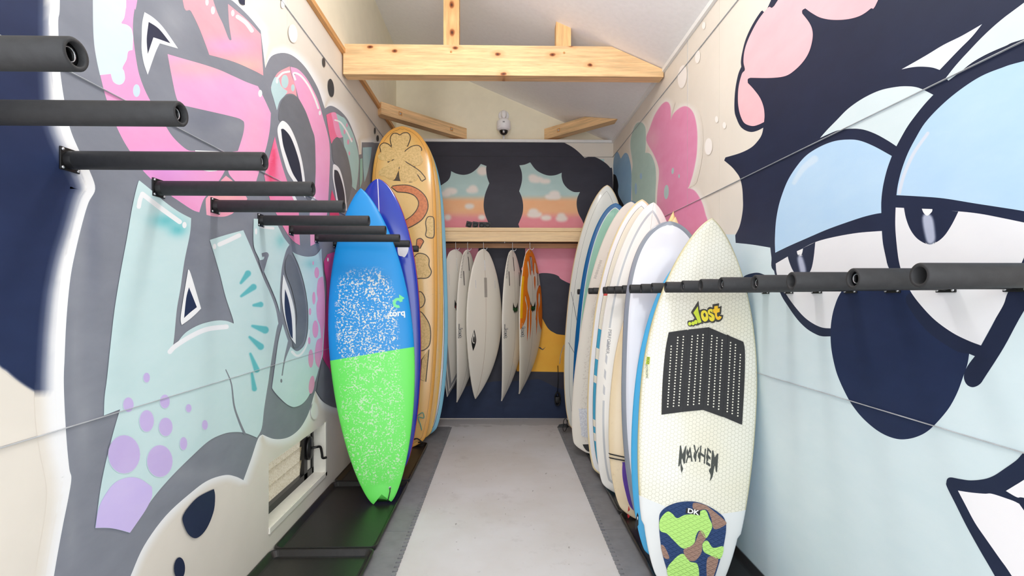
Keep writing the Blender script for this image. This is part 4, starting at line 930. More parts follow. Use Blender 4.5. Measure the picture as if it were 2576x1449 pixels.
ri_ = [(q[0] + .016 * math.cos(a), q[1] + .016 * math.sin(a)) for a in (R(290 - 14.5 * k) for k in range(20))]
B.drape('logo_ring', ring + ri_, Lm, .0016)
B.drape('logo_arrow', [(q[0] + .012, q[1] + .06), (q[0] + .048, q[1] + .032), (q[0] + .012, q[1] + .004)], Lm, .0018)
q = B.px(999, 788); B.text('logo_lettering', 'torq', q, (0, 1), .062, flat((240, 244, 240)), .0018, outline=.03)
q = B.px(981, 1227); q2 = B.px(976, 1258)
plug = lathe('leash_plug', [(0, .009), (.002, .009), (.003, .004), (.0005, .003)], B.pt(*q), (0, 0, 1), M['screw'], B.root, 14)
tube('leash_string', [B.pt(*q, off=.004), B.pt(*q, off=.02) + Vector((0, -.02, 0)), B.pt(q2[0], q2[1], off=.025), B.pt(q2[0] + .004, q2[1] - .008, off=.02)], .003, M['black'], B.root, 8)
# royal blue board
def f(g):
    c = lin((26, 58, 184))
    lt_ = g.attr('lat')
    c = g.mix(g.mul(g.gt(lt_, .985), g.gt(g.x, 0)), c, lin((176, 44, 66)))
    return stringer(g, c, lin((232, 234, 240)), .0035)
t2 = on_y(975, 1191, 3.92); n2 = on_y(945, 449, 4.04)
B = Board('surfboard', 'royal blue board with a white centre stringer behind the wax-speckled board', (t2.x, t2.y, .022), n2, .285, bmat('royal_blue_resin', f, .15, .4), face=(.05, -1, .05), H=.034, tc=.52, nose_p=(2.2, .56), tail_p=(2.0, .6, .3), rn=.05, rt=.03, rest=.0148)
q = B.px(1018, 634)
B.drape('worn_patch', smooth([(q[0] + dx, q[1] + dy) for dx, dy in ((-.05, .05), (.0, .055), (.03, .04), (.025, .0), (.0, -.04), (-.02, -.035), (-.05, -.02))]), flat((228, 230, 236)), .0014)
# yellow longboard with clover pads
def f(g):
    c = g.mix(g.ramp(g.noise(3, 3), .35, .65), lin((240, 202, 132)), lin((236, 194, 118)))
    la = ABS(g, g.attr('lat'))
    c = g.mix(g.ramp(la, .62, .97), c, lin((240, 176, 84)))
    c = dirt(g, c, .4, (170, 140, 80), 55)
    return pin(g, c, lin((150, 108, 60)), .885, .895)
t3 = on_y(1012, 1128, 4.60); n3 = on_y(1003, 317, 4.76)
B = Board('surfboard', 'yellow longboard with clover and horseshoe grip pads on its deck', (t3.x, t3.y, .022), n3, .305, bmat('yellow_longboard_resin', f, .2, .4), face=(.05, -1, .05), H=.038, tc=.52, nose_p=(6.0, .5), tail_p=(2.2, .6, .42), rn=.06, rt=.04, rest=.0148)
def gp(name, fn):
    g = G(name); return g.done(fn(g), .45)
PADM = gp('clear_grip_pad', lambda g: g.mix(g.ramp(g.noise(60, 5, rough=.7), .4, .66), lin((236, 202, 138)), lin((206, 172, 106))))
PADO = gp('orange_grip_pad', lambda g: g.mix(g.ramp(g.noise(50, 5, rough=.7), .4, .66), lin((226, 138, 84)), lin((196, 112, 70))))
EDGE = gp('pad_dark_edge', lambda g: g.mix(g.ramp(g.noise(200, 2), .45, .6), lin((56, 42, 28)), lin((96, 78, 56))))
def pad(B, pts, mat, nm='grip_pad', raw=False):
    P = pts if raw else smooth(pts, 5)
    cx, cy = sum(p[0] for p in P) / len(P), sum(p[1] for p in P) / len(P)
    ar = sum(P[i - 1][0] * P[i][1] - P[i][0] * P[i - 1][1] for i in range(len(P))); sg = 1 if ar > 0 else -1
    n_ = len(P); out = []
    for i in range(n_):
        a, b = P[i - 1], P[(i + 1) % n_]; dx, dy = b[0] - a[0], b[1] - a[1]; d = math.hypot(dx, dy) or 1
        out.append((P[i][0] + dy / d * sg * .009, P[i][1] - dx / d * sg * .009))
    e = B.drape(nm, out, EDGE, .0008, .001)
    B.drape('pad_face', P, mat, .0018, .0016, parent=e)
cl = [(978, 372), (980, 350), (992, 336), (1003, 340), (1015, 335), (1029, 342), (1024, 362), (1014, 383, 1), (1030, 372), (1048, 368), (1060, 375), (1059, 388), (1066, 402), (1058, 415), (1042, 417), (1024, 410), (1014, 405, 1), (1026, 414), (1040, 428), (1051, 440), (1047, 456), (1034, 456), (1020, 461), (1007, 452), (1002, 430), (1002, 417, 1), (994, 432), (986, 448), (974, 451), (960, 446), (947, 440), (950, 428), (966, 418), (990, 400, 1), (972, 404), (950, 402), (944, 392), (952, 382), (952, 368), (964, 361), (976, 370), (992, 384, 1), (984, 376)]
cl = [(990, 384, 1), (982, 368), (978, 350), (984, 338), (994, 337), (1003, 341), (1012, 336), (1024, 336), (1030, 346), (1024, 364), (1014, 384, 1), (1032, 371), (1050, 367), (1060, 374), (1059, 388), (1066, 402), (1058, 415), (1042, 416), (1014, 404, 1), (1030, 418), (1046, 432), (1051, 448), (1043, 456), (1030, 455), (1016, 460), (1006, 452), (1003, 434), (1002, 417, 1), (994, 434), (986, 450), (974, 451), (962, 444), (949, 442), (946, 432), (960, 420), (990, 400, 1), (968, 404), (950, 402), (944, 392), (952, 382), (950, 368), (960, 361), (974, 366)]
pad(B, [(*B.px(1009 + (p[0] - 1006) * .93, p[1]), *p[2:]) for p in cl], PADM)
pad(B, [(*B.px(*p[:2]), *p[2:]) for p in [(1015, 406, 1), (1036, 418), (1056, 432), (1070, 449, 1), (1061, 455, 1), (1052, 440), (1034, 422)]], PADM)
pad(B, [(*B.px(*p[:2]), *p[2:]) for p in [(985, 470, 1), (1005, 467), (1030, 468), (1055, 480), (1072, 500), (1075, 525), (1062, 550), (1040, 566), (1020, 575, 1), (1012, 560, 1), (1035, 545), (1050, 527), (1054, 508), (1044, 492), (1025, 484), (1000, 482, 1)]], PADO)
pad(B, B.pxs([(1076, 548), (1084, 546), (1090, 550), (1091, 572), (1090, 595), (1080, 597), (1072, 592), (1074, 578), (1072, 560)]), PADM)
pad(B, [(*B.px(*p[:2]), *p[2:]) for p in [(1050, 603, 1), (1058, 601), (1065, 607, 1), (1056, 624, 1), (1048, 622, 1)]], PADO)
pad(B, B.pxs([(1050, 640), (1068, 641), (1078, 652), (1078, 668), (1084, 684), (1076, 697), (1058, 699), (1040, 696), (1038, 660)]), PADM)
pad(B, B.pxs([(1055, 735), (1064, 742), (1068, 756), (1062, 770), (1050, 772), (1040, 750)]), PADM)
pad(B, [(*B.px(*p[:2]), *p[2:]) for p in [(1055, 785), (1068, 797), (1080, 820), (1082, 850), (1076, 872), (1056, 880), (1040, 850), (1040, 800)]], PADM)
pad(B, [(*B.px(*p[:2]), *p[2:]) for p in [(1078, 878, 1), (1070, 960, 1), (1058, 954, 1), (1062, 905, 1)]], PADM)
# leash cord at its tail
Tl = flat((66, 170, 170))
def loop(root, name, pts, r, mat): return tube(name, sm3(pts), r, mat, root, 8)
cz = B.px(1058, 1046); loop(B.root, 'leash_string', [B.pt(cz[0] - .03, cz[1] + .0, off=.006), B.pt(cz[0] + .02, cz[1] + .03, off=.012), B.pt(cz[0] + .03, cz[1] - .02, off=.012), B.pt(cz[0] - .02, cz[1] - .01, off=.01), B.pt(cz[0] + .0, cz[1] - .08, off=.012), B.pt(cz[0] + .01, cz[1] - .13, off=.006)], .0035, Tl)
cz = B.px(1050, 1112); loop(B.root, 'leash_cord', [B.pt(cz[0] - .05, cz[1] + .02, off=.01), B.pt(cz[0], cz[1] + .035, off=.02), B.pt(cz[0] + .045, cz[1] - .0, off=.025), B.pt(cz[0] + .035, max(.05, cz[1] - .04), off=.03), B.pt(cz[0] + .01, max(.045, cz[1] - .05), off=.012)], .006, M['black'])
# amber longboard behind
def f(g):
    c = g.mix(g.ramp(g.noise(5, 4), .35, .65), lin((238, 186, 100)), lin((226, 190, 122)))
    return dirt(g, railmix(g, c, lin((240, 196, 112)), .93), .5, (160, 132, 80), 60)
t4 = on_y(1040, 1112, 4.80); n4 = on_y(1028, 330, 4.95)
B = Board('surfboard', 'amber longboard showing its rail behind the clover pad longboard', (t4.x, t4.y, .022), n4, .305, bmat('amber_resin', f, .2, .4), face=(.05, -1, .05), H=.036, tc=.52, nose_p=(4.5, .5), tail_p=(2.2, .6, .4), rn=.05, rt=.04, rest=.0148)
B.fin(0, .12, .12, M['black'])
# white board with pale blue rails
def f(g):
    c = lin((238, 240, 246)); c = g.mix(g.lt(2, 1), c, c)
    c = railmix(g, c, lin((138, 204, 232)), .875)
    c = pin(g, c, lin((16, 34, 52)), .868, .882); c = pin(g, c, lin((16, 34, 52)), .838, .844)
    return c
t5 = on_y(1060, 1106, 4.96); n5 = on_y(1038, 345, 5.14)
B = Board('surfboard', 'white longboard with pale blue rails and black pinlines', (t5.x, t5.y, .0125), n5, .30, bmat('white_blue_rail_resin', f, .15, .5), face=(.05, -1, .05), H=.036, tc=.5, nose_p=(4.0, .5), tail_p=(2.3, .55, .3), rn=.05, rt=.04, rest=.0112)

# ---------------------------------------------------------------- boards along the cartoon face wall
def place(tx, tY, npx, npy, nY, z=.022):
    p = on_y(tx, 745 + (1.4 - z) * FPX / tY, tY); return (p.x, tY, z), on_y(npx, npy, nY)
# honeycomb board
def f(g):
    s_ = 1 / .0196
    def vec(a, b):
        q = g.n('ShaderNodeCombineXYZ'); g.put(q.inputs[0], a); g.put(q.inputs[1], b); return q.outputs[0]
    X, Y = g.mul(g.y, s_), g.mul(g.x, s_)
    def cell(a, b):
        u = g.m('SUBTRACT', g.m('FLOORED_MODULO', a, 1.0), .5); v = g.m('SUBTRACT', g.m('FLOORED_MODULO', b, 1.7320508), .8660254); return u, v
    a = cell(X, Y); b = cell(g.m('SUBTRACT', X, .5), g.m('SUBTRACT', Y, .8660254))
    da = g.m('ADD', g.mul(a[0], a[0]), g.mul(a[1], a[1])); db = g.m('ADD', g.mul(b[0], b[0]), g.mul(b[1], b[1]))
    s1 = g.lt(da, db); inv = g.m('SUBTRACT', 1.0, s1)
    u = ABS(g, g.m('ADD', g.mul(a[0], s1), g.mul(b[0], inv))); v = ABS(g, g.m('ADD', g.mul(a[1], s1), g.mul(b[1], inv)))
    hx = g.m('MAXIMUM', u, g.m('ADD', g.mul(u, .5), g.mul(v, .8660254)))
    base = g.mix(g.ramp(g.noise(2.2, 2), .35, .65), lin((238, 236, 226)), lin((234, 229, 208)))
    c = g.mix(g.mul(g.ramp(hx, .42, .47), .6), base, lin((178, 174, 152)))
    la = ABS(g, g.attr('lat'))
    c = g.mix(g.ramp(la, .955, .995), c, lin((200, 190, 140)))
    tail = g.mul(g.lt(g.m('ADD', g.y, g.mul(ABS(g, g.x), -.25)), .33), g.gt(ABS(g, g.x), .085))
    return g.mix(tail, c, lin((226, 228, 228)))
T, Nn = place(1741, 2.33, 1800, 549, 2.545)
B = Board('surfboard', 'cream honeycomb board with black front pad and camouflage tail pad', T, Nn, .283, bmat('honeycomb_epoxy', f, .2, .4), face=(-.12, -1, .05), H=.033, tc=.5, nose_p=(2.0, .72), tail_p=(2.2, .6, .40), rn=.06, rt=.03, wing=.155, rest=.0148)
BP = [(1682, 836, 1), (1727, 829.5, 1), (1730, 831, 1), (1733, 829, 1), (1782, 823.5, 1), (1827, 843, 1), (1830, 842, 1), (1834, 845, 1), (1869, 860, 1), (1873, 880), (1873, 930), (1870, 1000), (1866, 1068, 1), (1862, 1067, 1), (1820, 1049, 1), (1815, 1048, 1), (1768, 1031, 1), (1717, 1036, 1), (1664, 1043, 1), (1665, 1000), (1668, 940), (1674, 880)]
PADB = plain('black_eva_pad', (46, 46, 48), .75, var=.08, sc=60, bump=.3)
bp = B.drape('front_pad', smooth([(*B.px(*p[:2]), *p[2:]) for p in BP], 4), PADB, .001, .004, maxlen=.03)
rows = ((1688, 871, 1679, 1023, 22), (1704.6, 849, 1693.5, 1021.5, 25), (1718.6, 847, 1707, 1020, 25), (1740.6, 846, 1729.5, 1018, 25), (1754.6, 844, 1744, 1017, 25), (1768, 842.5, 1758, 1015, 25), (1790, 845, 1780, 1017.5, 25), (1803, 850, 1794, 1023, 25), (1816, 856, 1807, 1029, 25), (1837, 862, 1828.5, 1035, 25), (1849.5, 867.5, 1841, 1040, 25), (1861.5, 892.5, 1855, 1046, 22))
dots = []
for x0, y0, x1, y1, n in rows:
    for k in range(n):
        u = k / (n - 1); q = B.px(x0 + (x1 - x0) * u, y0 + (y1 - y0) * u); dots.append(ell(q[0], q[1], .0037, .0037, 0, 8))
B.drape('perforations', None, flat((240, 236, 220)), .0053, parent=bp, faces=dots, kind='stuff')
for xa, xb in (((1730, 831), (1717, 1036)), ((1782, 823.5), (1768, 1031)), ((1830, 842), (1817, 1048))): B.line('groove', [B.px(*xa), B.px((xa[0] + xb[0]) / 2, (xa[1] + xb[1]) / 2), B.px(*xb)], .0025, flat((28, 28, 30)), .0053, parent=bp)
Z = lambda x, y: (1700 + x / 14.4875, 740 + y / 14.4875)
def zs_(pts, n=4): return smooth([(*B.px(*Z(*p[:2])), *p[2:]) for p in pts], n)
lg = B.drape('logo_backing', zs_([(825, 232, 1), (870, 590, 1), (930, 560), (1020, 540), (1100, 555), (1140, 580, 1), (1160, 510), (1240, 465), (1335, 490, 1), (1335, 375, 1), (1580, 330, 1), (1560, 470, 1), (1670, 425, 1), (1650, 720, 1), (1600, 740, 1), (1730, 770, 1), (1710, 880), (1640, 970), (1540, 1015), (1440, 990, 1), (1400, 1040), (1310, 1050), (1240, 1020, 1), (1140, 1050), (1060, 1055), (980, 1040, 1), (1010, 1085, 1), (900, 1085), (830, 1130), (760, 1145), (700, 1135, 1), (660, 1185), (590, 1170, 1), (540, 1185), (470, 1170), (430, 1110), (420, 1020), (450, 970), (520, 960), (570, 945), (630, 950, 1), (650, 900), (680, 880, 1), (550, 660, 1)]), flat((64, 62, 58)), .0013)
LIME, YEL, ORA = flat((206, 222, 62)), flat((240, 220, 62)), flat((250, 200, 48))
B.drape('logo_letter', zs_([(800, 440, 1), (830, 660), (935, 1025, 1), (820, 1065, 1), (740, 860), (635, 680, 1)]), LIME, .0022, parent=lg)
for x, y, r in ((505, 1080, 58), (625, 1065, 60), (725, 1020, 66)): B.drape('logo_dot', zs_([Z_ for Z_ in ell(x, y, r, r * 1.15, 0, 12)]), LIME, .0022, parent=lg)
B.drape('logo_letter', zs_([(1040, 590), (1120, 640), (1180, 770), (1175, 900), (1120, 980), (1040, 1000), (960, 930), (915, 800), (915, 680), (960, 610)]), YEL, .0022, parent=lg)
B.drape('logo_counter', zs_([(1035, 680), (1075, 720), (1090, 790), (1060, 840), (1025, 810), (1000, 740)]), flat((64, 62, 58)), .0028, parent=lg)
B.drape('logo_letter', zs_([(1330, 560), (1260, 540), (1180, 580), (1160, 650), (1190, 730), (1260, 780), (1300, 830), (1290, 850), (1210, 800, 1), (1210, 900), (1270, 980), (1340, 990), (1400, 940), (1415, 850), (1390, 770), (1320, 710), (1250, 680), (1240, 640), (1260, 630), (1340, 690, 1)]), YEL, .0022, parent=lg)
B.drape('logo_letter', zs_([(1400, 440, 1), (1530, 425, 1), (1530, 530, 1), (1600, 510, 1), (1595, 650, 1), (1500, 680, 1), (1500, 780), (1540, 830), (1580, 790, 1), (1670, 830, 1), (1620, 910), (1540, 940), (1470, 900), (1430, 800), (1410, 690, 1), (1370, 690, 1), (1340, 560, 1), (1395, 540, 1)]), ORA, .0022, parent=lg)
# flame lettering
q = B.px(1756, 1164); ch = flat((66, 70, 66))
B.text('flame_lettering', 'MAYHEM', q, (0.02, 1), .058, ch, .0014, xs=.80, outline=.015, arc=lambda x, y: (lambda u, n: (0 - .75 * n) * (1 - u) + (1.24 - .3 * n + .12 * math.sin(x * 9)) * u - y)((y + .36) / .72, (x / 2.1) ** 2))
def zq(pts, n=4): return smooth([(*B.px(1550 + p[0] / 3.15, 989 + p[1] / 3.15), *p[2:]) for p in pts], n)
B.drape('flame_tip', zq([(497, 487, 1), (515, 500), (518, 560), (530, 600), (520, 630), (533, 670, 1), (512, 610), (508, 540)]), ch, .0015)
B.drape('flame_tip', zq([(806, 543, 1), (780, 580), (770, 630), (760, 670), (740, 700, 1), (748, 650), (735, 610), (770, 570)]), ch, .0015)
for x, y in ((563, 437), (620, 462), (655, 460), (720, 470), (770, 505)): B.drape('flame_tip', zq([(x, y, 1), (x + 12, y + 40), (x + 6, y + 70, 1), (x - 8, y + 40)]), ch, .0016)
# tail pad
def diamond(name, c):
    g = G(name); k = 2 * math.pi / .034
    h_ = g.m('MAXIMUM', g.m('SINE', g.mul(g.m('ADD', g.x, g.mul(g.y, 1.7)), k)), g.m('SINE', g.mul(g.m('SUBTRACT', g.x, g.mul(g.y, 1.7)), k)))
    g.bump(g.ramp(h_, .2, .95), .7, .003)
    return g.done(g.mix(g.mul(g.ramp(h_, .9, .99), .16), lin(c), lin([v * .6 for v in c])), .7, 0, .3)
NV, LI, BR = diamond('camo_navy_pad', (44, 68, 112)), diamond('camo_lime_pad', (186, 234, 128)), diamond('camo_brown_pad', (160, 128, 114))
tpP = zq([(340, 1000), (352, 945), (400, 900), (480, 868), (570, 857), (650, 865), (740, 900), (830, 960), (862, 1010), (868, 1080), (850, 1200), (820, 1320), (780, 1449), (740, 1560), (470, 1560), (420, 1449), (370, 1290), (345, 1130)])
tp = B.drape('tail_pad', tpP, NV, .001, .005, maxlen=.03)
for col, pts in ((LI, [(345, 1000), (400, 937), (440, 950), (480, 988), (540, 962), (620, 952), (700, 922), (735, 990), (758, 1050), (735, 1110), (705, 1145), (660, 1085), (630, 1125), (612, 1190), (530, 1228), (455, 1165), (400, 1110), (346, 1085)]), (LI, [(682, 1190), (720, 1165), (765, 1222), (846, 1212), (822, 1308), (740, 1280), (690, 1250)]), (LI, [(400, 1405), (450, 1320), (525, 1268), (580, 1330), (640, 1350), (655, 1449), (640, 1540), (470, 1540)]),
                 (BR, [(612, 866), (690, 880), (735, 905), (856, 1005), (862, 1040), (775, 1075), (748, 985), (712, 920), (640, 928), (606, 910)]), (BR, [(662, 1085), (708, 1140), (680, 1190), (672, 1262), (620, 1325), (560, 1310), (532, 1235), (614, 1192)]), (BR, [(722, 1300), (805, 1305), (775, 1430), (740, 1520), (715, 1449)]), (BR, [(352, 1205), (380, 1212), (420, 1302), (376, 1298)])):
    B.drape('camo_patch', zq(pts), col, .0066, parent=tp, maxlen=.03)
dq = B.px(1742.5, 1286.5); B.drape('logo_tag', zq([(552, 908, 1), (664, 925, 1), (660, 966, 1), (548, 948, 1)]), flat((22, 22, 24)), .0072, parent=tp)
B.text('tag_lettering', 'DK', dq, (.08, 1), .03, flat((240, 240, 240)), .0082, xs=1.25, outline=.03, parent=tp)
# sticker near its rail
st_ = B.drape('rail_sticker', B.pxs([(1627, 897), (1637, 899), (1631, 951), (1620, 949)]), flat((226, 226, 196)), .0014)
B.drape('sticker_green', B.pxs([(1627, 897), (1635, 898), (1633, 917), (1624, 916)]), flat((176, 196, 52)), .002, parent=st_)
B.text('sticker_lettering', 'ECO', B.px(1630, 907), (.99, .1), .016, flat((40, 46, 30)), .0026, parent=st_)
B.text('sticker_lettering', 'ISOTROPIC', B.px(1626.5, 934), (.99, .1), .0145, flat((70, 74, 74)), .0026, parent=st_)
# sky blue board
def f(g): return lin((76, 184, 240))
T, Nn = place(1712, 2.56, 1752, 640, 2.92)
B = Board('surfboard', 'sky blue board tucked right behind the honeycomb board', T, Nn, .258, bmat('sky_blue_soft', f, .4, 0), face=(-.16, -1, .05), H=.04, tc=.46, nose_p=(2.1, .6), tail_p=(2.2, .6, .42), rn=.05, rt=.03, rest=.0148)
B.drape('rail_badge', B.pxs([(1603, 1289), (1606, 1296), (1606, 1320), (1599, 1333), (1597, 1318)]), flat((20, 22, 26)), .0014)
B.drape('badge_mark', B.pxs([(1603, 1298), (1605, 1302), (1602, 1322), (1599.5, 1318)]), flat((240, 240, 242)), .002)
# grey-railed board
def f(g):
    c = lin((232, 231, 239))
    return railmix(g, c, lin((140, 146, 158)), .905)
T, Nn = place(1686, 2.85, 1699, 556, 3.10)
B = Board('surfboard', 'pale lavender-white round-nosed board with slate grey rails', T, Nn, .262, bmat('white_grey_rail_resin', f, .12, .5), face=(-.16, -1, .05), H=.036, tc=.52, nose_p=(3.4, .5), tail_p=(2.2, .6, .36), rn=.06, rt=.03, rest=.0148)
# cream board with purple pad
def f(g):
    c = g.mix(g.ramp(g.noise(3, 3), .35, .65), lin((242, 222, 186)), lin((236, 212, 174)))
    c = g.mix(g.mul(g.gt(g.y, 1.3), .6), c, lin((244, 212, 150)))
    return dirt(g, c, .35, (150, 110, 76), 50, g.ramp(g.y, 1.0, .4))
T, Nn = place(1618, 3.09, 1710, 545, 3.24)
B = Board('surfboard', 'tan cream board with purple tail pad and leash wound round it', T, Nn, .268, bmat('tan_cream_resin', f, .25, .3), face=(-.16, -1, .05), H=.032, tc=.47, nose_p=(1.8, .9), tail_p=(2.2, .6, .25), rn=.08, rt=.04, rest=.0148)
B.drape('tail_pad', smooth([(*B.px(*p[:2]), *p[2:]) for p in [(1566, 1168), (1572, 1162), (1640, 1160, 1), (1660, 1290, 1), (1612, 1292), (1586, 1275), (1574, 1240), (1566, 1200)]], 4), plain('purple_pad', (92, 58, 158), .7, bump=.5), .001, .004, maxlen=.03)
B.drape('red_stripe', B.pxs([(1581, 1272), (1584, 1280), (1584, 1300), (1580, 1304), (1578, 1296)]), flat((206, 46, 50)), .0016)
def wind(B, y0, dy, r, n=40):
    pts = []; t = y0 / B.L
    for k in range(n + 1):
        a = 2 * math.pi * k / n * 2; c, s_ = math.cos(a), math.sin(a); yy = y0 + dy * math.sin(a * .5)
        t = yy / B.L; lx = math.copysign(abs(c) ** (2 / B.N), c); lz = math.copysign(abs(s_) ** (2 / B.N), s_)
        pts.append((lx * (B.w(t) + .006), yy, B.rock(t) + lz * (B.h(t) + .006) * (1 if s_ > 0 else .85)))
    tube('leash_cord', pts, r, M['black'], B.root, 8)
q = B.px(1560, 1152); wind(B, q[1], .012, .004)
# yellow board behind it
def f(g): return g.mix(g.ramp(g.noise(4, 3), .35, .65), lin((248, 226, 160)), lin((244, 216, 142)))
T, Nn = place(1615, 3.27, 1695, 530, 3.32)
B = Board('surfboard', 'pale yellow pointed-nose board squeezed between the tan and performer boards', T, Nn, .235, bmat('pale_yellow_resin', f, .25, .3), face=(-.16, -1, .05), H=.028, tc=.45, nose_p=(1.7, 1.0), tail_p=(2.2, .6, .25), rn=.09, rt=.04, rest=.0148)
# performer board
def f(g):
    c = lin((242, 240, 236))
    gap = g.m('SUBTRACT', 1.0, g.band(g.y, .62, 1.14))
    c = g.mix(g.mul(g.band(ABS(g, g.attr('lat')), .78, .83), gap), c, lin((186, 190, 196)))
    dash = g.mul(g.band(g.attr('lat'), .78, .83), g.lt(g.x, 0), g.band(g.y, .66, 1.1), g.gt(g.m('FRACT', g.m('ADD', g.mul(g.y, 9.5), g.mul(g.x, 14.0))), .45))
    c = g.mix(dash, c, lin((186, 188, 196)))
    return stringer(g, c, lin((206, 200, 190)), .0015)
T, Nn = place(1587, 3.47, 1663, 510, 3.61)
B = Board('surfboard', 'white performer board with grey pinline and stepped grey dashes', T, Nn, .268, bmat('performer_white_resin', f, .15, .4), face=(-.16, -1, .05), H=.036, tc=.5, nose_p=(2.2, .64), tail_p=(2.2, .6, .4), rn=.08, rt=.03, rest=.0148)
q0, q1 = B.px(1535, 823), B.px(1527, 896)
d_ = Vector((q1[0] - q0[0], q1[1] - q0[1])); B.text('printed_lettering', 'PERFORMER', ((q0[0] + q1[0]) / 2, (q0[1] + q1[1]) / 2), (-d_.y, d_.x), d_.length * .158, flat((136, 138, 146)), .0016, xs=1.0)
B.drape('rail_stripe', B.pxs([(1532, 1098), (1536, 1098), (1538, 1112), (1533, 1112)]), flat((40, 40, 44)), .0016); B.drape('rail_stripe', B.pxs([(1533, 1112), (1537, 1112), (1538, 1122), (1534, 1122)]), flat((226, 210, 70)), .0016)
# striped board
def f(g):
    c = lin((246, 240, 222))
    c = dirt(g, c, .3, (170, 190, 140), 60, g.band(g.y, 1.0, 1.6))
    la = ABS(g, g.attr('lat'))
    inner = g.lt(la, .83); yy = g.m('ADD', g.y, g.mul(g.x, .35))
    zone = g.band(yy, .02, 1.035)
    white = g.m('MAXIMUM', g.band(yy, .80, .885), g.m('MAXIMUM', g.band(yy, .62, .675), g.m('MAXIMUM', g.band(yy, .30, .35), g.band(yy, .20, .255))))
    c = g.mix(g.mul(inner, zone, g.m('SUBTRACT', 1.0, white)), c, lin((60, 168, 208)))
    c = pin(g, c, lin((52, 50, 46)), .826, .834)
    c = g.mix(g.ramp(la, .832, .835, 0, 1), c, lin((246, 246, 248)))
    c = pin(g, c, lin((52, 50, 46)), .826, .835)
    return g.mix(g.gt(la, .95), c, lin((240, 222, 178)))
T, Nn = place(1561, 3.76, 1635, 502, 3.87)
B = Board('surfboard', 'white-edged cream board with thin black pinline and turquoise tail stripes', T, Nn, .281, bmat('turquoise_stripe_resin', f, .15, .4), face=(-.35, -1, .05), H=.036, tc=.5, nose_p=(2.2, .62), tail_p=(2.2, .6, .4), rn=.07, rt=.03, rest=.0148)
# beige waxed board
def f(g):
    c = lin((243, 237, 226))
    c = wax(g, c, lin((206, 196, 184)), g.lt(ABS(g, g.attr('lat')), .72), .56, 80, .5)
    return dirt(g, c, .5, (150, 130, 108), 70, g.lt(ABS(g, g.attr('lat')), .7))
T, Nn = place(1507, 4.27, 1606, 517, 4.33)
B = Board('surfboard', 'beige waxed board with dimpled white pad and black tail kick', T, Nn, .272, bmat('beige_waxed_resin', f, .3, .2), face=(-.35, -1, .05), H=.035, tc=.48, nose_p=(2.3, .58), tail_p=(2.4, .55, .45), rn=.07, rt=.03, rest=.0435)
B.drape('grip_pad', smooth([(*B.px(*p[:2]), *p[2:]) for p in [(1457, 1034), (1464, 1028), (1560, 1028, 1), (1560, 1100, 1), (1472, 1100), (1462, 1080)]], 4), plain('dimpled_white_pad', (226, 228, 240), .6, var=.1, sc=90, bump=.8), .001, .004, maxlen=.03)
B.drape('tail_kick', smooth([(*B.px(*p[:2]), *p[2:]) for p in [(1466, 1118, 1), (1560, 1114, 1), (1560, 1140, 1), (1490, 1137), (1474, 1131)]], 4), M['black'], .001, .006, maxlen=.03)
q0, q1 = B.px(1512, 655), B.px(1496, 702); d_ = Vector((q1[0] - q0[0], q1[1] - q0[1])); u_ = d_.normalized(); v_ = Vector((-u_.y, u_.x))
B.drape('faded_lettering', None, flat((190, 184, 176)), .0014, faces=[[tuple(Vector(q0) + u_ * (d_.length * k / 17) + v_ * h_ * sg + u_ * e_) for sg, e_ in ((-1, 0), (-1, .005), (1, .005), (1, 0))] for k, h_ in enumerate((.012, .009, .012, .007, .012, .012, .008, .012, .006, .012, .009, .012, .012, .007, .012, .01, .012))], kind='stuff')
# mint board with blue rails
def f(g):
    c = lin((154, 210, 189))
    c = stringer(g, c, lin((120, 190, 168)), .0015)
    c = railmix(g, c, lin((14, 104, 168)), .85); return pin(g, c, lin((236, 240, 242)), .832, .855)
T, Nn = place(1503, 4.62, 1560, 511, 4.76)
B = Board('surfboard', 'mint green board with deep blue rails and a white pinline', T, Nn, .27, bmat('mint_blue_rail_resin', f, .15, .4), face=(-.3, -1, .05), H=.035, tc=.5, nose_p=(2.5, .55), tail_p=(2.2, .6, .4), rn=.06, rt=.03, rest=.0148)
# tall off-white board at the back
def f(g):
    c = lin((233, 233, 226))
    c = dirt(g, c, .6, (150, 120, 84), 70, g.mul(g.lt(ABS(g, g.attr('lat')), .6), g.band(g.y, 1.2, 2.1)))
    c = pin(g, c, lin((60, 60, 58)), .80, .807)
    return g.mix(g.gt(ABS(g, g.attr('lat')), .965), c, lin((236, 214, 170)))
T, Nn = place(1478, 5.03, 1537, 467, 5.10, .0125)
B = Board('surfboard', 'tall off-white board with black pinline and grey chevron lines', T, Nn, .29, bmat('offwhite_longboard_resin', f, .2, .3), face=(-.2, -1, .05), H=.036, tc=.5, nose_p=(2.1, .6), tail_p=(2.2, .58, .35), rn=.07, rt=.04, rest=.0112)
for P in ([(1437, 735), (1446, 780), (1453, 815), (1463, 845)], [(1430, 862), (1438, 876), (1446, 890)], [(1419, 868), (1411, 890), (1408, 915)]): B.line('chevron_line', [B.px(*p) for p in P], .006, flat((128, 130, 132)), .0014)
q = B.px(1424, 1048); lp = []
for k in range(26):
    a = 2 * math.pi * k / 13; lp.append(B.pt(q[0] + .02 * math.cos(a), q[1] - .03 - .05 * math.sin(a) - .004 * k, off=.012 + .001 * (k % 3)))
tube('leash_cord', lp, .004, M['black'], B.root, 6)

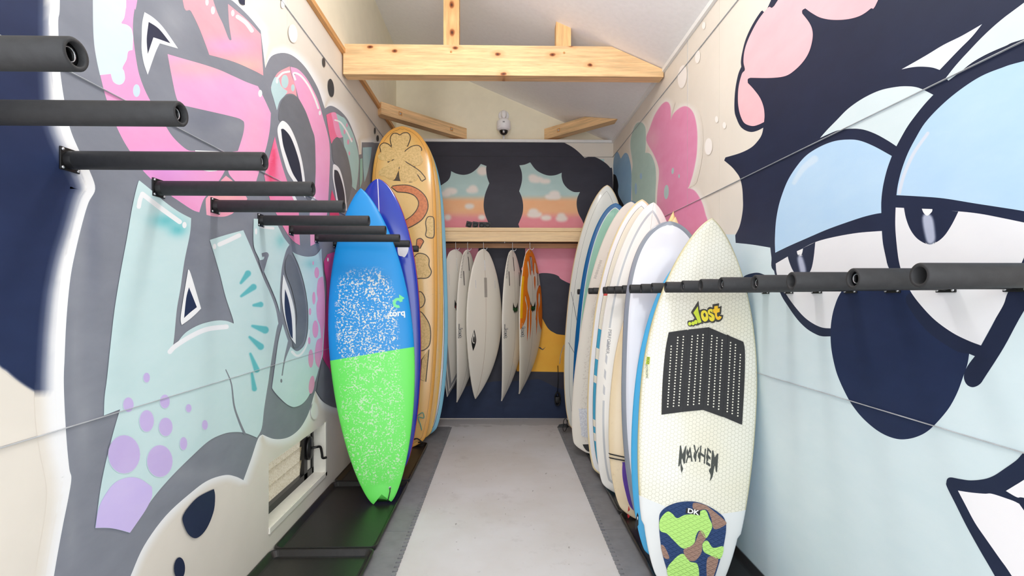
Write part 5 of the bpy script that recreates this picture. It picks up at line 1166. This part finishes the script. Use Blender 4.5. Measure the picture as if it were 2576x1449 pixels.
# black leash bundle hanging on the back wall beside it
lb = empty('leash_bundle', (on_y(1402, 1020, 5.69).x, 5.69, .16)); tag(lb, 'coiled black leash hanging low on the navy back wall', 'leash')
for k in range(3):
    tube('cord', [(.02 * math.sin(a) * (1 + .3 * k) , -.012 * k - .005, .075 + .075 * math.cos(a)) for a in (2 * math.pi * i / 20 for i in range(21))], .007, M['black'], lb, 8)
bm = bmesh.new(); bm_box(bm, (-.03, -.03, .02), (.035, .018, .1), .012); bm_obj('cuff', bm, M['black'], lb, True)
tube('cord_tail', [(.0, -.01, .15), (.01, -.005, .3), (.005, .0, .45)], .004, M['black'], lb, 6)
fs = empty('loose_fin', (on_y(1418, 1075, 5.30).x, 5.30, .012)); tag(fs, 'black fin lying on the mat at the foot of the tall off-white board', 'fin')
mesh_obj('fin_blade', [(-.07, -.02, .0), (.04, -.03, 0), (.06, .02, 0), (-.02, .03, 0), (-.05, -.01, .03), (.03, -.01, .035), (.04, .01, .03), (-.01, .015, .03)], [(3, 2, 1, 0), (4, 5, 6, 7), (0, 1, 5, 4), (1, 2, 6, 5), (2, 3, 7, 6), (3, 0, 4, 7)], M['black'], fs)

# ---------------------------------------------------------------- boards hanging from the bar
HB = 5.405
barz = zf0 - .012
def hang(label, hk, px, ytop, ybot, alpha, W, mat, rn=.15, Hh=.028, tail_p=(2.0, .7, .15), dx=0.0, tc=.47, nose_p=(1.9, .95)):
    a = R(alpha); top = on_y(px, ytop, HB); bot = on_y(px, ybot, HB)
    dn = Vector((-math.sin(a), math.cos(a), 0))           # deck looks away from the room
    B = Board('surfboard', label, top + dn * .02, Vector((top.x + dx, HB, bot.z)) + dn * rn, W, mat, face=dn, H=Hh, tc=tc, nose_p=nose_p, tail_p=tail_p, rn=rn, rt=.02, group='boards hanging from the bar')
    # hook
    h = empty('hanging_hook', (top.x, HB - .0, top.z)); tag(h, 'steel hook on the bar holding the ' + hk, 'hook', 'hooks on the hanging bar')
    zb = barz - top.z; pts = [(-.012, .03, zb + .004), (-.012, .018, zb + .012), (-.012, .004, zb + .004), (-.012, -.002, zb - .02), (-.010, -.004, .004), (-.002, -.004, -.006), (.012, -.004, -.008), (.024, -.004, .0), (.028, -.004, .016)]
    tube('hook_wire', sm3(pts), .0032, M['steel'], h, 8)
    return B
def finbox(B, pts, dark=True):
    for x, y, l in pts:
        n = 10; w_ = .0065
        P = [(x + w_ * math.cos(a), y + l / 2 - w_ + w_ * math.sin(a)) for a in (math.pi * k / n for k in range(n + 1))] + [(x + w_ * math.cos(a), y - l / 2 + w_ + w_ * math.sin(a)) for a in (math.pi + math.pi * k / n for k in range(n + 1))]
        B.drape('fin_box', P, M['black'] if dark else flat((232, 230, 226)), .0012, 0, -1)
        if not dark: B.drape('fin_slot', [(x - .0015, y - l * .42), (x + .0015, y - l * .42), (x + .0015, y + l * .42), (x - .0015, y + l * .42)], flat((190, 186, 180)), .0018, 0, -1)
def cream(name, c=(226, 219, 206), sc=(150, 130, 100), extra=None):
    def f(g):
        k = stringer(g, lin(c), lin(sc), .0014)
        return extra(g, k) if extra else k
    return bmat(name, f, .2, .3)
def crest(B, at_, col, s_=1.0):
    """flame-like crest: crescent of spiky letters"""
    x, y = at_; ps = []
    for k in range(13):
        a = R(200 - 220 * k / 12); r0 = .052 * s_; ps.append((x + r0 * math.cos(a) * .95, y - .0 + r0 * math.sin(a)))
    P = [(x - .05 * s_, y - .06 * s_), (x - .036 * s_, y - .03 * s_), (x - .02 * s_, y - .008 * s_), (x, y), (x + .02 * s_, y - .008 * s_), (x + .036 * s_, y - .03 * s_), (x + .05 * s_, y - .06 * s_), (x + .056 * s_, y + .0 * s_), (x + .05 * s_, y + .03 * s_), (x + .04 * s_, y + .055 * s_), (x + .032 * s_, y + .035 * s_), (x + .018 * s_, y + .06 * s_), (x + .006 * s_, y + .042 * s_), (x - .012 * s_, y + .066 * s_), (x - .02 * s_, y + .04 * s_), (x - .036 * s_, y + .06 * s_), (x - .04 * s_, y + .03 * s_), (x - .055 * s_, y + .03 * s_), (x - .056 * s_, y + .0)]
    cr_ = B.drape('crest', P, flat((24, 30, 28)), .0013, 0, -1)
    for k in range(5):
        xx = x - .04 * s_ + .02 * s_ * k; B.drape('crest_flame', [(xx - .005 * s_, y + .006), (xx + .005 * s_, y + .004), (xx + .003 * s_, y + .03 * s_), (xx - .002 * s_, y + .044 * s_)], col, .002, 0, -1, cr_)
def rail_logo(B, y, x=None):
    t = y / B.L; x = -B.w(t) * .80
    B.text('rail_lettering', '...lost', (x, y), (1, 0), .085, M['black'], .0012, -1, .8, .055); B.text('rail_lettering', '...lost', (x, y), (1, 0), .085, flat((240, 240, 236)), .0022, -1, .8, .0)
def rail_ticks(B, side=-1):
    P = []
    for k in range(16):
        y = .06 + .016 * k; t = y / B.L; x0, x1 = -B.w(t) * .97, -B.w(t) * .80; P.append([(x0, y), (x1, y + .004), (x1, y + .008), (x0, y + .004)])
    B.drape('rail_ticks', None, flat((60, 60, 60)), .0014, 0, -1, faces=P, kind='stuff')
GRN, RED = flat((52, 130, 66)), flat((150, 40, 48))
# local x of the bottom is mirrored in the view: negative x lies on the camera's right
B = hang('pale board with grey curved rail stripes hanging at the blue rail', 'grey-striped pale board', 1149, 627, 1000, 50, .235, cream('grey_stripe_bottom', (236, 230, 220), (220, 212, 200), lambda g, k: g.mix(g.mul(g.lt(g.m('ABSOLUTE', g.m('SUBTRACT', ABS(g, g.attr('lat')), .80)), .055), g.gt(g.y, .72)), g.mix(g.mul(g.band(ABS(g, g.attr('lat')), .90, .97), g.gt(g.y, .72)), k, lin((150, 150, 152))), lin((150, 150, 152)))), tail_p=(2.2, .6, .2))
finbox(B, [(0, .17, .15), (.12, .33, .15), (-.12, .33, .15)], False); crest(B, (0, .60), RED, 1.0)
def slim(name): return cream(name, (242, 237, 226), (120, 104, 86))
B = hang('cream board with green crest half hidden behind the eye logo board', 'cream board half hidden by its neighbour', 1179, 628, 1013, 63, .245, slim('cream_bottom_a'))
finbox(B, [(0, .15, .155), (.115, .31, .155), (-.115, .31, .155)]); crest(B, (0, .66), GRN); rail_logo(B, .86, .8 * B.w(.86 / B.L)); rail_ticks(B)
lathe('leash_plug', [(0, .009), (.002, .009), (.003, .003)], B.pt(0, .035, -1), (0, 0, -1), flat((130, 130, 132)), B.root, 12)
B = hang('wide cream board with black eye logo hanging from the bar', 'wide board with the eye logo', 1219, 626, 1006, 44, .255, cream('cream_bottom_b', (242, 236, 224), (150, 112, 66)), nose_p=(1.9, .85))
B.drape('fin_box', [(-.01, .12), (.01, .12), (.01, .23), (-.01, .23)], flat((232, 230, 226)), .0012, 0, -1); B.drape('decal', [(-.02, .31), (.02, .31), (.02, .52), (-.02, .52)], flat((170, 164, 156)), .0012, 0, -1)
finbox(B, [(.14, .38, .1), (-.14, .38, .1)], False)
def eye_logo(B, x, y, s_):
    e = B.drape('eye_logo', smooth([(x, y + .16 * s_, 1), (x + .035 * s_, y + .06 * s_), (x + .04 * s_, y - .02 * s_), (x, y - .16 * s_, 1), (x - .04 * s_, y - .03 * s_), (x - .035 * s_, y + .06 * s_)]), M['black'], .0012, 0, -1)
    B.drape('eye_white', smooth([(x - .006 * s_, y - .13 * s_, 1), (x - .03 * s_, y - .03 * s_), (x - .022 * s_, y + .03 * s_), (x + .012 * s_, y + .05 * s_, 1), (x + .018 * s_, y - .02 * s_)]), flat((236, 232, 222)), .0018, 0, -1, e)
    B.drape('eye_swirl', smooth([(x + .012 * s_, y + .03 * s_), (x - .012 * s_, y + .02 * s_), (x - .016 * s_, y - .03 * s_), (x - .004 * s_, y - .06 * s_), (x + .01 * s_, y - .03 * s_)]), M['black'], .0026, 0, -1, e)
q = B.px(1192, 856, -1); eye_logo(B, q[0], q[1], .72)
B = hang('cream board with green crest and three black fin boxes hanging in the gap', 'cream board beside the flame-painted one', 1292, 629, 1010, 60, .245, slim('cream_bottom_c'))
finbox(B, [(0, .15, .155), (.115, .31, .155), (-.115, .31, .155)]); crest(B, (0, .62), GRN); rail_logo(B, .86, .8 * B.w(.86 / B.L)); rail_ticks(B)
B = hang('orange flame-painted board hanging from the bar', 'orange flame-painted board', 1336, 626, 992, 57, .245, cream('flame_bottom', (236, 228, 212), (110, 90, 66)))
FO, FR, FY = flat((242, 130, 28)), flat((206, 66, 44)), flat((250, 186, 20))
def fl(name, pts, mat, off, par=None): return B.drape(name, smooth([(-p[0], *p[1:]) for p in pts], 4), mat, off, 0, -1, par, .03)
Wf = lambda y: B.w(y / B.L)
edge = lambda sg, ys: [(sg * Wf(y) * .99, y) for y in ys]
for nm, mt, off, gr in (('flame_outline', FR, .0012, .012), ('flame', FO, .0018, 0)):
    ax = gr
    fl(nm, [(*p, 1) for p in edge(1, (.004, .06, .12, .2, .3, .4, .5, .6, .7, .8, .86))] + [(.15, .74 + ax), (.13, .62), (.16, .55), (.15, .50 + ax), (.09, .66 + ax), (.075 - ax, .56), (.11, .44), (.10, .34), (.075, .26 + ax), (.085, .16), (.06 - ax, .14), (.045 - ax, .28 + ax), (.03 - ax, .22), (.035 - ax, .10), (0, .075 + ax), (-.035 + ax, .10), (-.03 + ax, .22), (-.045, .27 + ax), (-.07 + ax, .15), (-.095, .16), (-.10, .24 + ax)] + [(*p, 1) for p in edge(-1, (.26, .18, .12, .06, .004))], mt, off)
    fl(nm, [(*p, 1) for p in edge(-1, (.42, .5, .6, .7, .8, .9))] + [(-.14, .80), (-.12, .68 - ax), (-.16, .60), (-.17, .50 - ax * 0), (-.14, .48 - ax), (-.12 + ax, .56), (-.13, .62), (-.06, .76 + ax), (-.10 + ax, .60), (-.10 + ax, .48), (-.16, .40 - ax)], mt, off)
    for cx, y0, y1, w_ in ((.10, .66, .98, .018), (.045, .62, .96, .016), (-.09, .62, .93, .016), (-.055, .30, .44, .014)): fl(nm, [(cx - w_ / 2 - ax / 2, y0), (cx + w_ / 2 + ax / 2, y0), (cx + w_ * .9 + ax / 2, (y0 + y1) / 2), (cx + w_ * .2, y1 + ax, 1), (cx - w_ * .4 - ax / 2, (y0 + y1) / 2)], mt, off)
fl('rail_yellow', [(*p, 1) for p in edge(1, (.3, .4, .5, .6, .7, .74))] + [(x * .86, y, 1) for x, y in edge(1, (.74, .7, .6, .5, .4, .3))], FY, .0026)
finbox(B, [(0, .16, .155), (.125, .32, .15), (-.125, .32, .15)]); crest(B, (0, .62), GRN); rail_logo(B, .86, .8 * B.w(.86 / B.L)); rail_ticks(B)
lathe('leash_plug', [(0, .01), (.002, .01), (.003, .003)], B.pt(0, .03, -1), (0, 0, -1), M['steel'], B.root, 12)
